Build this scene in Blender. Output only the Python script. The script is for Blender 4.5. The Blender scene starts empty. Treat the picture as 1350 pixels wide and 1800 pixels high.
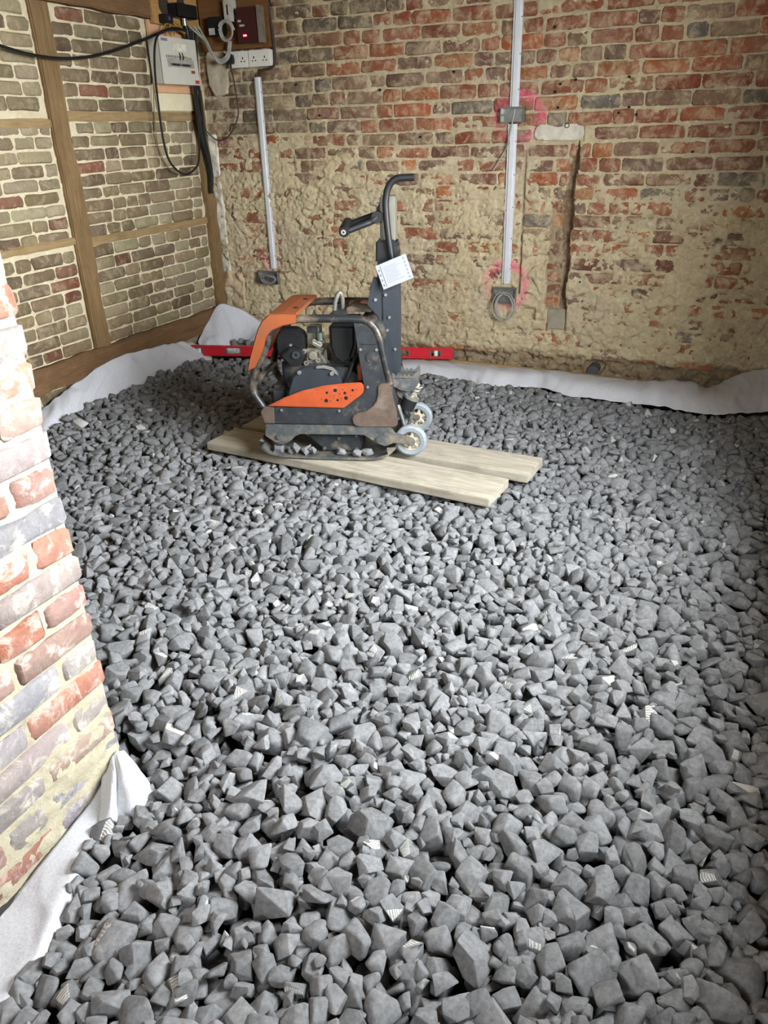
import bpy, bmesh, math, random
import numpy as np
from mathutils import Vector, Matrix

random.seed(7)
RNG = np.random.default_rng(11)
SC = bpy.context.scene
COL = SC.collection

# ------------------------------------------------------------------ camera
PITCH, ROLL, YAW, EYE = math.radians(26.5), math.radians(1.7), math.radians(24.4), 1.35
_h = Vector((-math.sin(YAW), math.cos(YAW), 0)); _r = Vector((math.cos(YAW), math.sin(YAW), 0)); _u = Vector((0, 0, 1))
_f = _h * math.cos(PITCH) - _u * math.sin(PITCH)
_up = _h * math.sin(PITCH) + _u * math.cos(PITCH)
_R = _r * math.cos(ROLL) - _up * math.sin(ROLL)
_U = _up * math.cos(ROLL) + _r * math.sin(ROLL)
cam_data = bpy.data.cameras.new('camera')
cam_data.sensor_fit = 'VERTICAL'; cam_data.sensor_height = 36.0; cam_data.lens = 1352.0 / 1800.0 * 36.0
cam_data.clip_start = 0.05
camera = bpy.data.objects.new('camera', cam_data); COL.objects.link(camera)
camera.matrix_world = Matrix(((_R.x, _U.x, -_f.x, 0), (_R.y, _U.y, -_f.y, 0), (_R.z, _U.z, -_f.z, EYE), (0, 0, 0, 1)))
SC.camera = camera

# ------------------------------------------------------------------ sky, daylight openings, exposure
XR, YF, ZC = 0.45, -1.30, 2.45            # right wall, wall behind the camera, ceiling
DOOR = (1.12, 2.58, 0.84, 2.18)           # window opening in the right wall: y0 y1 z0 z1
FILL_OPEN = (-0.75, -0.15, 1.35, 2.00)          # opening added in the unseen rear wall to light the foreground: x0 x1 z0 z1
world = bpy.data.worlds.new('overcast_sky'); SC.world = world; world.use_nodes = True
bg = world.node_tree.nodes['Background']
bg.inputs['Color'].default_value = (0.93, 0.97, 1.0, 1); bg.inputs['Strength'].default_value = 16.0
def portal(name, loc, rot, sx, sy):
    l = bpy.data.lights.new(name, 'AREA'); l.shape = 'RECTANGLE'; l.size = sx; l.size_y = sy
    l.cycles.is_portal = True
    o = bpy.data.objects.new(name, l); o.location = loc; o.rotation_euler = rot; COL.objects.link(o)
portal('side_window_portal', (XR + 0.16, (DOOR[0] + DOOR[1]) / 2, (DOOR[2] + DOOR[3]) / 2), (0, math.radians(90), 0), DOOR[3] - DOOR[2], DOOR[1] - DOOR[0])
portal('fill_opening_portal', ((FILL_OPEN[0] + FILL_OPEN[1]) / 2, YF - 0.16, (FILL_OPEN[2] + FILL_OPEN[3]) / 2), (math.radians(90), 0, 0), FILL_OPEN[1] - FILL_OPEN[0], FILL_OPEN[3] - FILL_OPEN[2])  # sky light through the opening added behind the camera
vs = SC.view_settings
vs.view_transform = 'Standard'; vs.look = 'None'; vs.gamma = 1.0; vs.use_curve_mapping = False
vs.exposure = 1.9
SC.cycles.max_bounces = 8; SC.cycles.diffuse_bounces = 6
SC.cycles.use_denoising = True

# ------------------------------------------------------------------ helpers
def C(r, g, b):
    f = lambda c: (c / 255 / 12.92) if c / 255 <= 0.04045 else ((c / 255 + 0.055) / 1.055) ** 2.4
    return (f(r), f(g), f(b))

class NT:
    def __init__(s, name):
        s.m = bpy.data.materials.new(name); s.m.use_nodes = True
        s.t = s.m.node_tree; s.b = s.t.nodes['Principled BSDF']
        s.pos = s.t.nodes.new('ShaderNodeNewGeometry').outputs['Position']
    def n(s, typ, **props):
        x = s.t.nodes.new(typ)
        for k, v in props.items(): setattr(x, k, v)
        return x
    def put(s, sock, v):
        if isinstance(v, bpy.types.NodeSocket): s.t.links.new(v, sock)
        elif isinstance(v, tuple) and len(v) == 3 and sock.type == 'RGBA': sock.default_value = (*v, 1)
        else: sock.default_value = v
    def noise(s, vec, scale, detail=4, rough=0.6, dist=0.0):
        x = s.n('ShaderNodeTexNoise'); s.put(x.inputs['Vector'], vec); x.inputs['Scale'].default_value = scale
        x.inputs['Detail'].default_value = detail; x.inputs['Roughness'].default_value = rough; x.inputs['Distortion'].default_value = dist
        return x.outputs['Fac']
    def ramp(s, f, a, b, va=0.0, vb=1.0):
        x = s.n('ShaderNodeMapRange', clamp=True); s.put(x.inputs['Value'], f)
        for k, v in (('From Min', a), ('From Max', b), ('To Min', va), ('To Max', vb)): x.inputs[k].default_value = v
        return x.outputs['Result']
    def mix(s, f, a, b, mode='MIX'):
        x = s.n('ShaderNodeMix', data_type='RGBA', blend_type=mode)
        s.put(x.inputs[0], f); s.put(x.inputs[6], a); s.put(x.inputs[7], b)
        return x.outputs[2]
    def math(s, op, a, b=0.0):
        x = s.n('ShaderNodeMath', operation=op); s.put(x.inputs[0], a); s.put(x.inputs[1], b)
        return x.outputs[0]
    def attr(s, name, out='Color'):
        x = s.n('ShaderNodeAttribute'); x.attribute_name = name; return x.outputs[out]
    def obj(s): return s.n('ShaderNodeTexCoord').outputs['Object']
    def scale(s, vec, xyz):
        x = s.n('ShaderNodeMapping'); s.put(x.inputs['Vector'], vec); x.inputs['Scale'].default_value = xyz; return x.outputs[0]
    def bump(s, h, strength=0.5, dist=0.01):
        x = s.n('ShaderNodeBump'); s.put(x.inputs['Height'], h); x.inputs['Strength'].default_value = strength; x.inputs['Distance'].default_value = dist
        s.put(s.b.inputs['Normal'], x.outputs[0])
    def done(s, col, rough=0.8, metal=0.0, spec=0.3):
        s.put(s.b.inputs['Base Color'], col); s.put(s.b.inputs['Roughness'], rough); s.put(s.b.inputs['Metallic'], metal)
        s.b.inputs['Specular IOR Level'].default_value = spec
        return s.m

def mat(name, rgb, rough=0.7, metal=0.0, var=0.25, scale=30, bump=0.0, rgb2=None, lo=0.45, hi=0.7, spec=0.4):
    """plain surface with fine mottling; rgb2 = patches of wear with their own shape"""
    s = NT(name); o = s.obj()
    f = s.noise(o, scale, 5)
    c = s.mix(s.ramp(f, 0.3, 0.7), tuple(x * (1 - var) for x in rgb), tuple(min(1, x * (1 + var)) for x in rgb))
    if rgb2: c = s.mix(s.ramp(s.noise(o, scale * 0.45, 8, 0.7), lo, hi), c, rgb2)
    if bump: s.bump(f, bump, 0.004)
    return s.done(c, rough, metal, spec)

def spray_paint(s, c):
    """fluorescent marking paint sprayed round the two boxes and beside the left-hand box"""
    sx = s.n('ShaderNodeSeparateXYZ'); s.put(sx.inputs[0], s.pos)
    nz = s.noise(s.pos, 13, 5, 0.65); nz2 = s.noise(s.pos, 60, 3)
    for cx, cz, rx, rz, w, a0, gain in ((-1.225, 1.385, 0.125, 0.110, 0.34, 0.9, 0.75), (-1.255, 0.485, 0.120, 0.125, 0.34, 0.75, 0.8), (-2.935, 0.555, 0.03, 0.035, 0.9, 0.8, 0.55)):
        dx = s.math('DIVIDE', s.math('SUBTRACT', sx.outputs[0], cx), rx); dz = s.math('DIVIDE', s.math('SUBTRACT', sx.outputs[2], cz), rz)
        d = s.math('SQRT', s.math('ADD', s.math('MULTIPLY', dx, dx), s.math('MULTIPLY', dz, dz)))
        ring = s.ramp(s.math('ABSOLUTE', s.math('SUBTRACT', d, 1.0)), 0.0, w, 1, 0)
        side = s.ramp(s.math('ADD', dx, dz), -1.4, 1.4, 0.35, 1.0)          # heavier at the upper right, as sprayed
        k = s.math('MULTIPLY', s.math('MULTIPLY', ring, side), s.ramp(s.math('ADD', nz, s.math('MULTIPLY', nz2, 0.5)), 0.55, 0.85, 0.1, 1.0))
        c = s.mix(s.math('MULTIPLY', k, gain), c, C(232, 84, 130))
    return c

def brick_mat(name, dust, lo, hi, amt, paint=False, bump=0.6):
    s = NT(name); p = s.pos
    c = s.attr('Col')
    c = s.mix(0.8, c, s.mix(s.noise(p, 55, 6, 0.7), C(105, 105, 105), C(255, 255, 255)), 'MULTIPLY')
    c = s.mix(s.ramp(s.noise(p, 9, 3), 0.35, 0.7, 0, 0.35), c, tuple(x * 0.6 for x in dust))
    n = s.noise(p, 17, 9, 0.72, 0.6)
    c = s.mix(s.ramp(n, lo, hi, 0, amt), c, dust)
    if paint: c = spray_paint(s, c)
    s.bump(s.math('ADD', s.noise(p, 90, 6, 0.7), s.math('MULTIPLY', n, 1.2)), bump, 0.006)
    return s.done(c, 0.92, 0, 0.15)

def mortar_mat(name, a, b, coat=None, pale=None, paint=False):
    s = NT(name); p = s.pos
    c = s.mix(s.ramp(s.noise(p, 14, 7, 0.65), 0.3, 0.7), a, b)
    if coat:
        cc = s.mix(s.ramp(s.noise(p, 11, 8, 0.7, 0.4), 0.35, 0.68), coat, coat2)
        cc = s.mix(s.ramp(s.noise(p, 3.1, 5), 0.54, 0.74, 0, 0.45), cc, C(188, 170, 146))
        cc = s.mix(s.ramp(s.noise(s.scale(p, (1, 1, 2.2)), 9, 4, 0.6), 0.58, 0.72, 0, 0.4), cc, C(172, 130, 100))
        cc = s.mix(s.ramp(s.noise(p, 1.6, 3), 0.46, 0.68, 0, 0.5), cc, C(166, 155, 138))
        cc = s.mix(s.ramp(s.noise(p, 46, 7, 0.75), 0.50, 0.68, 0, 0.55), cc, C(146, 126, 98))
        c = s.mix(s.attr('coat', 'Fac'), c, cc)
    if pale: c = s.mix(s.ramp(s.noise(p, 35, 6, 0.7), 0.55, 0.68, 0, 0.7), c, pale)
    if coat: c = s.mix(s.math('MULTIPLY', s.attr('dirt_shade', 'Fac'), s.ramp(s.noise(p, 24, 6, 0.7), 0.3, 0.6, 0.55, 1.0)), c, C(104, 80, 60))  # brown of exposed brick and dirt, also standing in for shade in the chase
    if paint: c = spray_paint(s, c)
    s.bump(s.math('ADD', s.noise(p, 70, 8, 0.75), s.math('MULTIPLY', s.noise(p, 24, 8, 0.72, 0.1), 0.7)), 0.8, 0.009)
    return s.done(c, 0.95, 0, 0.1)

def wood_mat(name, a, b, axis=0, scale=6.0):
    s = NT(name); o = s.obj()
    k = [scale * 6, scale * 6, scale * 6]; k[axis] = scale * 0.5
    g = s.noise(s.scale(o, tuple(k)), 1.6, 6, 0.65, 1.2)
    c = s.mix(s.ramp(g, 0.3, 0.7), a, b)
    c = s.mix(s.ramp(s.noise(o, 7, 6, 0.7), 0.5, 0.75, 0, 0.5), c, tuple(x * 0.55 for x in a))
    s.bump(g, 0.35, 0.003)
    return s.done(c, 0.85, 0, 0.2)

def tag(o, label=None, cat=None, group=None, kind=None):
    if label: o['label'] = label
    if cat: o['category'] = cat
    if group: o['group'] = group
    if kind: o['kind'] = kind
    return o

def empty(name, loc=(0, 0, 0), rz=0.0):
    o = bpy.data.objects.new(name, None); o.location = loc; o.rotation_euler = (0, 0, rz); o.empty_display_size = 0.1
    COL.objects.link(o); return o

def link(name, me, m=None, parent=None, loc=None):
    o = bpy.data.objects.new(name, me); COL.objects.link(o)
    if m is not None and not me.materials: me.materials.append(m)
    if parent: o.parent = parent
    if loc is not None: o.location = loc
    return o

def np_mesh(name, V, T, smooth=True):
    me = bpy.data.meshes.new(name); V = np.asarray(V, np.float32); T = np.asarray(T, np.int32); k = T.shape[1]
    me.vertices.add(len(V)); me.vertices.foreach_set('co', V.ravel())
    me.loops.add(T.size); me.loops.foreach_set('vertex_index', T.ravel())
    me.polygons.add(len(T)); me.polygons.foreach_set('loop_start', np.arange(0, T.size, k, dtype=np.int32))
    me.polygons.foreach_set('use_smooth', np.full(len(T), smooth))
    me.update(calc_edges=True); return me

def set_attr(me, name, typ, arr):
    a = me.attributes.new(name, typ, 'POINT')
    a.data.foreach_set({'FLOAT': 'value', 'FLOAT_COLOR': 'color', 'FLOAT_VECTOR': 'vector'}[typ], np.asarray(arr, np.float32).ravel())

def spline(pts, n=8):
    """Catmull-Rom through pts"""
    P = [Vector(p) for p in pts]
    if len(P) < 3: return P
    P = [P[0] * 2 - P[1]] + P + [P[-1] * 2 - P[-2]]; out = []
    for i in range(1, len(P) - 2):
        a, b, c, d = P[i - 1:i + 3]
        for k in range(n):
            t = k / n
            out.append(0.5 * ((2 * b) + (c - a) * t + (2 * a - 5 * b + 4 * c - d) * t * t + (3 * b - a - 3 * c + d) * t ** 3))
    out.append(P[-2]); return out

class MB:
    """collects shapes for ONE mesh"""
    def __init__(s): s.v, s.f = [], []
    def add(s, V, F):
        o = len(s.v); s.v += [tuple(x) for x in V]; s.f += [tuple(i + o for i in f) for f in F]; return s
    def box(s, lo, hi, M=None):
        V = [Vector((x, y, z)) for x in (lo[0], hi[0]) for y in (lo[1], hi[1]) for z in (lo[2], hi[2])]
        if M: V = [M @ v for v in V]
        return s.add(V, [(0, 1, 3, 2), (4, 6, 7, 5), (0, 4, 5, 1), (2, 3, 7, 6), (0, 2, 6, 4), (1, 5, 7, 3)])
    def prism(s, outline, a, b, plane='xz'):
        """2D outline extruded; plane xz -> along y, yz -> along x, xy -> along z"""
        n = len(outline)
        mk = {'xz': lambda p, t: (p[0], t, p[1]), 'yz': lambda p, t: (t, p[0], p[1]), 'xy': lambda p, t: (p[0], p[1], t)}[plane]
        V = [mk(p, a) for p in outline] + [mk(p, b) for p in outline]
        F = [tuple(range(n)), tuple(range(2 * n - 1, n - 1, -1))] + [(i, i + n, (i + 1) % n + n, (i + 1) % n) for i in range(n)]
        return s.add(V, F)
    def tube(s, pts, r, n=10, cap=True):
        P = [Vector(p) for p in pts]; rr = r if isinstance(r, (list, tuple)) else [r] * len(P)
        t = (P[1] - P[0]).normalized(); a = t.orthogonal().normalized(); V, F = [], []
        for i, p in enumerate(P):
            t = (P[min(i + 1, len(P) - 1)] - P[max(i - 1, 0)]).normalized()
            a = (a - t * a.dot(t)).normalized(); b = t.cross(a)
            V += [p + (a * math.cos(q) + b * math.sin(q)) * rr[i] for q in (2 * math.pi * k / n for k in range(n))]
        for i in range(len(P) - 1):
            for k in range(n): F.append((i * n + k, i * n + (k + 1) % n, (i + 1) * n + (k + 1) % n, (i + 1) * n + k))
        if cap: F += [tuple(range(n - 1, -1, -1)), tuple(range((len(P) - 1) * n, len(P) * n))]
        return s.add(V, F)
    def cyl(s, p0, p1, r, n=14): return s.tube([p0, p1], r, n)
    def lathe(s, prof, c, axis, n=24):
        """prof = [(radius, along)] closed ring round axis at c"""
        ax = Vector(axis).normalized(); a = ax.orthogonal().normalized(); b = ax.cross(a); c = Vector(c); m = len(prof)
        V = [c + ax * h + (a * math.cos(q) + b * math.sin(q)) * r for q in (2 * math.pi * k / n for k in range(n)) for r, h in prof]
        F = [(k * m + i, k * m + (i + 1) % m, ((k + 1) % n) * m + (i + 1) % m, ((k + 1) % n) * m + i) for k in range(n) for i in range(m)]
        return s.add(V, F)
    def build(s, name, m, parent=None, smooth=False, bevel=0.0, loc=None, seg=2):
        me = bpy.data.meshes.new(name); me.from_pydata(s.v, [], s.f)
        bm = bmesh.new(); bm.from_mesh(me); bmesh.ops.recalc_face_normals(bm, faces=bm.faces)
        if bevel:
            es = [e for e in bm.edges if len(e.link_faces) == 2 and e.calc_face_angle(0) > 0.5]
            bmesh.ops.bevel(bm, geom=es, offset=bevel, segments=seg, affect='EDGES', clamp_overlap=True)
        bm.to_mesh(me); bm.free()
        if smooth:
            me.polygons.foreach_set('use_smooth', [True] * len(me.polygons))
            me.set_sharp_from_angle(angle=math.radians(42))
        return link(name, me, m, parent, loc)

# ---- noise on arrays
def hash2(i, j, seed):
    h = (i.astype(np.int64) * 374761393 + j.astype(np.int64) * 668265263 + seed * 1274126177) & 0xffffffff
    h = ((h ^ (h >> 13)) * 1274126177) & 0xffffffff
    return ((h ^ (h >> 16)) & 0xffffff) / float(0xffffff)
def vnoise(x, y, seed):
    i, j = np.floor(x), np.floor(y); fx, fy = x - i, y - j
    fx = fx * fx * (3 - 2 * fx); fy = fy * fy * (3 - 2 * fy)
    a, b, c, d = hash2(i, j, seed), hash2(i + 1, j, seed), hash2(i, j + 1, seed), hash2(i + 1, j + 1, seed)
    return (a + (b - a) * fx) * (1 - fy) + (c + (d - c) * fx) * fy
def fbm(x, y, seed, oct=4):
    t, amp, tot = 0, 1.0, 0
    for o in range(oct):
        t = t + amp * vnoise(x, y, seed + o * 17); tot += amp; amp *= 0.5; x, y = x * 2.03, y * 2.03
    return t / tot
def chips(x, y, seed):
    """hacked plaster: every cell is a facet with its own level and tilt; returns height and closeness to a cell edge"""
    i0, j0 = np.floor(x), np.floor(y); best = np.full(x.shape, 9.0); sec = np.full(x.shape, 9.0); h = np.zeros(x.shape)
    for di in (-1, 0, 1):
        for dj in (-1, 0, 1):
            i, j = i0 + di, j0 + dj
            px, py = i + hash2(i, j, seed), j + hash2(i, j, seed + 1); dx, dy = x - px, y - py; d = dx * dx + dy * dy
            hh = hash2(i, j, seed + 2) - 0.5 + dx * (hash2(i, j, seed + 3) - 0.5) * 1.6 + dy * (hash2(i, j, seed + 4) - 0.5) * 1.6
            m = d < best; sec = np.where(m, best, np.minimum(sec, d)); h = np.where(m, hh, h); best = np.where(m, d, best)
    return h, np.sqrt(sec) - np.sqrt(best)

# ------------------------------------------------------------------ materials
coat2 = C(174, 158, 126)
M = {}
M['brick_back'] = brick_mat('old_red_brick', C(200, 182, 150), 0.46, 0.70, 0.8, True)
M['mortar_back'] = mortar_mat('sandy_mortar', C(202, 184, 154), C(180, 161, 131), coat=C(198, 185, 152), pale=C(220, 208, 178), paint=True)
M['brick_left'] = brick_mat('dusty_brown_brick', C(178, 162, 136), 0.50, 0.76, 0.8)
M['mortar_left'] = mortar_mat('cream_lime_mortar', C(212, 201, 172), C(194, 181, 152), pale=C(226, 218, 194))
M['brick_pier'] = brick_mat('limewashed_brick', C(200, 192, 180), 0.50, 0.68, 0.85)
M['mortar_pier'] = mortar_mat('pale_yellow_mortar', C(186, 178, 154), C(172, 163, 140), pale=C(204, 198, 182))
M['wall'] = mat('rough_masonry', C(140, 124, 102), 0.95, var=0.2, scale=9)
M['plaster'] = mat('white_plaster', C(188, 182, 168), 0.9, var=0.12, scale=18, bump=0.4)
M['ceiling'] = mat('old_ceiling', C(118, 104, 86), 0.95, var=0.15, scale=3)
M['ground'] = mat('outside_paving', C(150, 148, 140), 0.95, var=0.15, scale=3)
M['oak'] = wood_mat('old_oak_timber', C(98, 78, 52), C(128, 104, 72), 2, 5)
M['oak_rail'] = wood_mat('old_oak_rail', C(124, 102, 70), C(152, 130, 94), 1, 5)
M['oak_sill'] = wood_mat('dark_sill_timber', C(88, 66, 44), C(120, 92, 64), 1, 4)
M['board'] = wood_mat('weathered_scaffold_board', C(142, 134, 118), C(184, 177, 162), 0, 5)
M['batten'] = wood_mat('raw_batten', C(150, 124, 84), C(178, 152, 110), 0, 5)

# ------------------------------------------------------------------ the setting: shell
XL, YB, XP, YP = -3.276, 4.640, -1.200, 1.040      # left wall, back wall, near-left wall face, its end
def shell(name, boxes, m):
    b = MB()
    for lo, hi in boxes: b.box(lo, hi)
    return tag(b.build(name, m), kind='structure')
T = 0.32
floor = shell('floor', [((XL - T, YF - T, -0.30), (XR + T, YB + T, -0.085))], mat('dark_subbase', C(52, 50, 48), 1.0, var=0.3, scale=20))  # sub-base coloured dark to stand in for shade in the gravel gaps
ceiling = shell('ceiling', [((XL - T, YF - T, ZC), (XR + T, YB + T, ZC + 0.2))], M['ceiling'])
wall_right = shell('wall_right', [((XR, YF, -0.3), (XR + T, DOOR[0], ZC)), ((XR, DOOR[1], -0.3), (XR + T, YB + T, ZC)), ((XR, DOOR[0], DOOR[3]), (XR + T, DOOR[1], ZC)), ((XR, DOOR[0], -0.3), (XR + T, DOOR[1], DOOR[2]))], M['wall'])
wall_front = shell('wall_front', [((XL - T, YF - T, -0.3), (FILL_OPEN[0], YF, ZC)), ((FILL_OPEN[1], YF - T, -0.3), (XR + T, YF, ZC)), ((FILL_OPEN[0], YF - T, -0.3), (FILL_OPEN[1], YF, FILL_OPEN[2])), ((FILL_OPEN[0], YF - T, FILL_OPEN[3]), (FILL_OPEN[1], YF, ZC))], M['wall'])
ground = shell('ground', [((XR + T, -8, -0.4), (12, 12, -0.16)), ((-12, -12, -0.4), (12, YF - T, -0.16))], M['ground'])
wall_back = shell('wall_back', [((XL - T, YB + 0.10, -0.3), (XR + T, YB + T, ZC))], M['wall'])
wall_left = shell('wall_left', [((XL - T, YF, -0.3), (XL - 0.05, YB + T, ZC))], M['wall'])
wall_near = shell('wall_near_left', [((XP - 0.33, YF, -0.3), (XP - 0.03, YP - 0.02, ZC))], M['wall'])

# ------------------------------------------------------------------ bricks
def pal(table):
    w = [t[0] for t in table]; c = random.choices([t[1] for t in table], w)[0]; k = random.uniform(0.82, 1.15)
    return tuple(min(1, x * k * random.uniform(0.95, 1.05)) for x in C(*c))
def brick_geo(w, h, proud, rnd, jit, depth=0.085):
    """worn brick in (s, d, z) about its own centre: clipped jittered outline, rounded arris, tilted face"""
    a, b = w / 2, h / 2; c = lambda: min(rnd * random.uniform(0.5, 1.5), b * 0.8, a * 0.8); O = []
    for sx, sz in ((-1, -1), (1, -1), (1, 1), (-1, 1)):
        p, q = (sx * (a - c()), sz * b), (sx * a, sz * (b - c()))
        if sx * sz > 0: O += [p, q] if False else ([q, p] if sx > 0 and sz > 0 else [p, q][::-1])
        else: O += [p, q]
    O.sort(key=lambda p: math.atan2(p[1] / b, p[0] / a))
    O += []
    O = [(x + random.uniform(-jit, jit), z + random.uniform(-jit, jit)) for x, z in O]
    mids = [(random.uniform(-0.3, 0.3) * a, -b + random.uniform(-jit, jit)), (random.uniform(-0.3, 0.3) * a, b + random.uniform(-jit, jit))]
    O = sorted(O + mids, key=lambda p: math.atan2(p[1] / b, p[0] / a)); n = len(O)
    tx, tz = random.uniform(-1, 1) * 0.0025 / a, random.uniform(-1, 1) * 0.002 / b
    e = 0.006 + rnd * 0.2; V = [(x, -depth, z) for x, z in O]
    V += [(x, proud - 0.007, z) for x, z in O]
    V += [(x * (1 - e / a), proud + x * tx + z * tz + random.uniform(-0.0012, 0.0012), z * (1 - e / b)) for x, z in O]
    F = [(r * n + i, r * n + (i + 1) % n, (r + 1) * n + (i + 1) % n, (r + 1) * n + i) for r in (0, 1) for i in range(n)] + [tuple(range(2 * n, 3 * n))]
    return V, F
def to_world(side, V):
    """(s, d, z) -> world axes; d points into the room"""
    return [(x, -d, z) for x, d, z in V] if side == 'back' else [(d, x, z) for x, d, z in V]
def place_bricks(items, side, base, parent, m, n_single=10 ** 6, rest='brick_courses'):
    """items: (s, z, w, h, proud, rnd, jit, colour), the ones to be single objects first"""
    big = MB(); cols = []
    for k, (s, z, w, h, proud, rnd, jit, col) in enumerate(items):
        V, F = brick_geo(w, h, proud, rnd, jit); V = to_world(side, V); loc = (s, base, z) if side == 'back' else (base, s, z)
        flip = side != 'back'
        F = [tuple(reversed(f)) for f in F] if flip else F
        if k < n_single:
            me = bpy.data.meshes.new('brick'); me.from_pydata(V, [], F)
            bm = bmesh.new(); bm.from_mesh(me); bmesh.ops.recalc_face_normals(bm, faces=bm.faces); bm.to_mesh(me); bm.free()
            me.polygons.foreach_set('use_smooth', [True] * len(me.polygons)); me.set_sharp_from_angle(angle=math.radians(50))
            set_attr(me, 'Col', 'FLOAT_COLOR', [(*col, 1)] * len(V))
            link('brick', me, m, parent, loc)
        else:
            big.add([(v[0] + loc[0], v[1] + loc[1], v[2] + loc[2]) for v in V], F); cols += [(*col, 1)] * len(V)
    if big.v:
        o = big.build(rest, m, parent, smooth=True); set_attr(o.data, 'Col', 'FLOAT_COLOR', cols); tag(o, kind='stuff')

# ---- back wall
COURSE, Z0 = 0.0745, 1.406 - 0.0745 * 21
CH0, CH1 = -0.935, -0.888                        # deep chase
def chase_x(z): return CH0 - 0.012 * math.sin(z * 9) + (0.035 if z > 1.15 else 0) * (z - 1.15) / 0.1, CH1 + 0.03 * max(0, (z - 0.9)) + 0.006 * math.sin(z * 23)
RED = [(30, (150, 84, 62)), (16, (166, 92, 60)), (15, (128, 82, 68)), (12, (118, 88, 78)), (7, (112, 104, 98)), (10, (140, 110, 88)), (8, (176, 108, 66))]
DULL = [(20, (126, 96, 74)), (20, (116, 98, 80)), (12, (142, 88, 66)), (16, (140, 120, 94)), (8, (108, 94, 84))]
items = []
def cover(x, z):
    """how far the old plaster coat still covers the bricks: 0 bare .. 1 covered"""
    edge = 1.09 + 0.10 * (fbm(np.array([x * 2.2 + 50.0]), np.array([z * 2.2 + 3.0]), 5)[0] - 0.5) * 2 - 0.05 * (x > -1.1) + 0.10 * (x < -2.2)
    return max(0, min(1, (edge - z) / 0.34 + 0.5))
r = -2
while Z0 + r * COURSE < ZC - 0.05:
    z = Z0 + (r + 0.5) * COURSE; x = XL - 0.1 * random.random() + 0.02; r += 1
    while x < XR + 0.02:
        w = random.choice([0.222, 0.222, 0.222, 0.108, 0.108]) * random.uniform(0.94, 1.05)
        spans = [(x, x + w)]; x += w + 0.009 * random.uniform(0.6, 1.4)
        if 0.25 < z < 1.30:
            a, b = chase_x(z); new = []
            for p, q in spans:
                if q < a or p > b: new.append((p, q))
                else: new += [t for t in ((p, a), (b, q)) if t[1] - t[0] > 0.02]
            spans = new
        if 0.44 < z < 1.22:
            new = []
            for p, q in spans:
                if q < -1.185 or p > -1.168: new.append((p, q))
                else: new += [t for t in ((p, -1.185), (-1.168, q)) if t[1] - t[0] > 0.02]
            spans = new
        for p, q in spans:
            c = (p + q) / 2
            if c < XL + 0.01: continue
            if -1.15 < c < -0.84 and abs(z - 1.307) < 0.03: continue                # white plaster patch
            if -1.02 < c < -0.87 and 0.23 < z < 0.37: continue                      # cement pocket
            proud = random.uniform(-0.004, 0.004)
            if -1.03 < c < a if 0.25 < z < 0.98 else False: proud -= 0.016
            if -1.14 < c < -1.06 and 0.28 < z < 0.36: continue
            if z < 0.10 + 0.04 * math.sin(c * 5): continue
            t = pal(DULL) if (c < -2.3 and z > 1.3 and random.random() < 0.75) or (c < -1.9 and z > 1.85 and random.random() < 0.5) else pal(RED)
            items.append((c, z + 0.005 * math.sin(c * 1.9 + r * 0.7) + random.uniform(-0.0025, 0.0025), q - p, COURSE - 0.0085 * random.uniform(0.6, 1.5), proud, 0.010, 0.0034, t))
def shows(i):
    return (1 - cover(i[0], i[1])) * i[2] * (1 if (-3.27 < i[0] < 0.25 and i[1] < 2.06) else 0)
items.sort(key=shows, reverse=True)
place_bricks(items, 'back', YB, wall_back, M['brick_back'], 300)

def surface(name, side, s0, s1, z0, z1, res, hf, base, m, parent):
    """uneven mortar surface: a fine grid with real depth, folded back into the wall along its border"""
    ns, nz = int((s1 - s0) / res) + 1, int((z1 - z0) / res) + 1
    S, Z = np.meshgrid(np.linspace(s0, s1, ns), np.linspace(z0, z1, nz)); D, K = hf(S, Z)
    Si = S + (fbm(S * 60, Z * 60, 71, 2) - 0.5) * res * 0.9; Zi = Z + (fbm(S * 60, Z * 60, 72, 2) - 0.5) * res * 0.9
    for A in (Si, Zi): A[0], A[-1], A[:, 0], A[:, -1] = (S if A is Si else Z)[0], (S if A is Si else Z)[-1], (S if A is Si else Z)[:, 0], (S if A is Si else Z)[:, -1]
    D[0], D[-1], D[:, 0], D[:, -1] = -0.09, -0.09, -0.09, -0.09
    V = np.stack([Si, base - D, Zi], -1) if side == 'back' else np.stack([base + D, Si, Zi], -1)
    I = np.arange(ns * nz).reshape(nz, ns)
    F = np.stack([I[:-1, :-1], I[:-1, 1:], I[1:, 1:], I[1:, :-1]], -1).reshape(-1, 4)
    me = np_mesh(name, V.reshape(-1, 3), F, True); set_attr(me, 'coat', 'FLOAT', np.clip(K, 0, 1).ravel()); set_attr(me, 'dirt_shade', 'FLOAT', np.clip(K - 1, 0, 1).ravel())   # K > 1 marks chase shade put into the colour, plus broken brick and dirt
    return link(name, me, m, parent)
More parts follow.
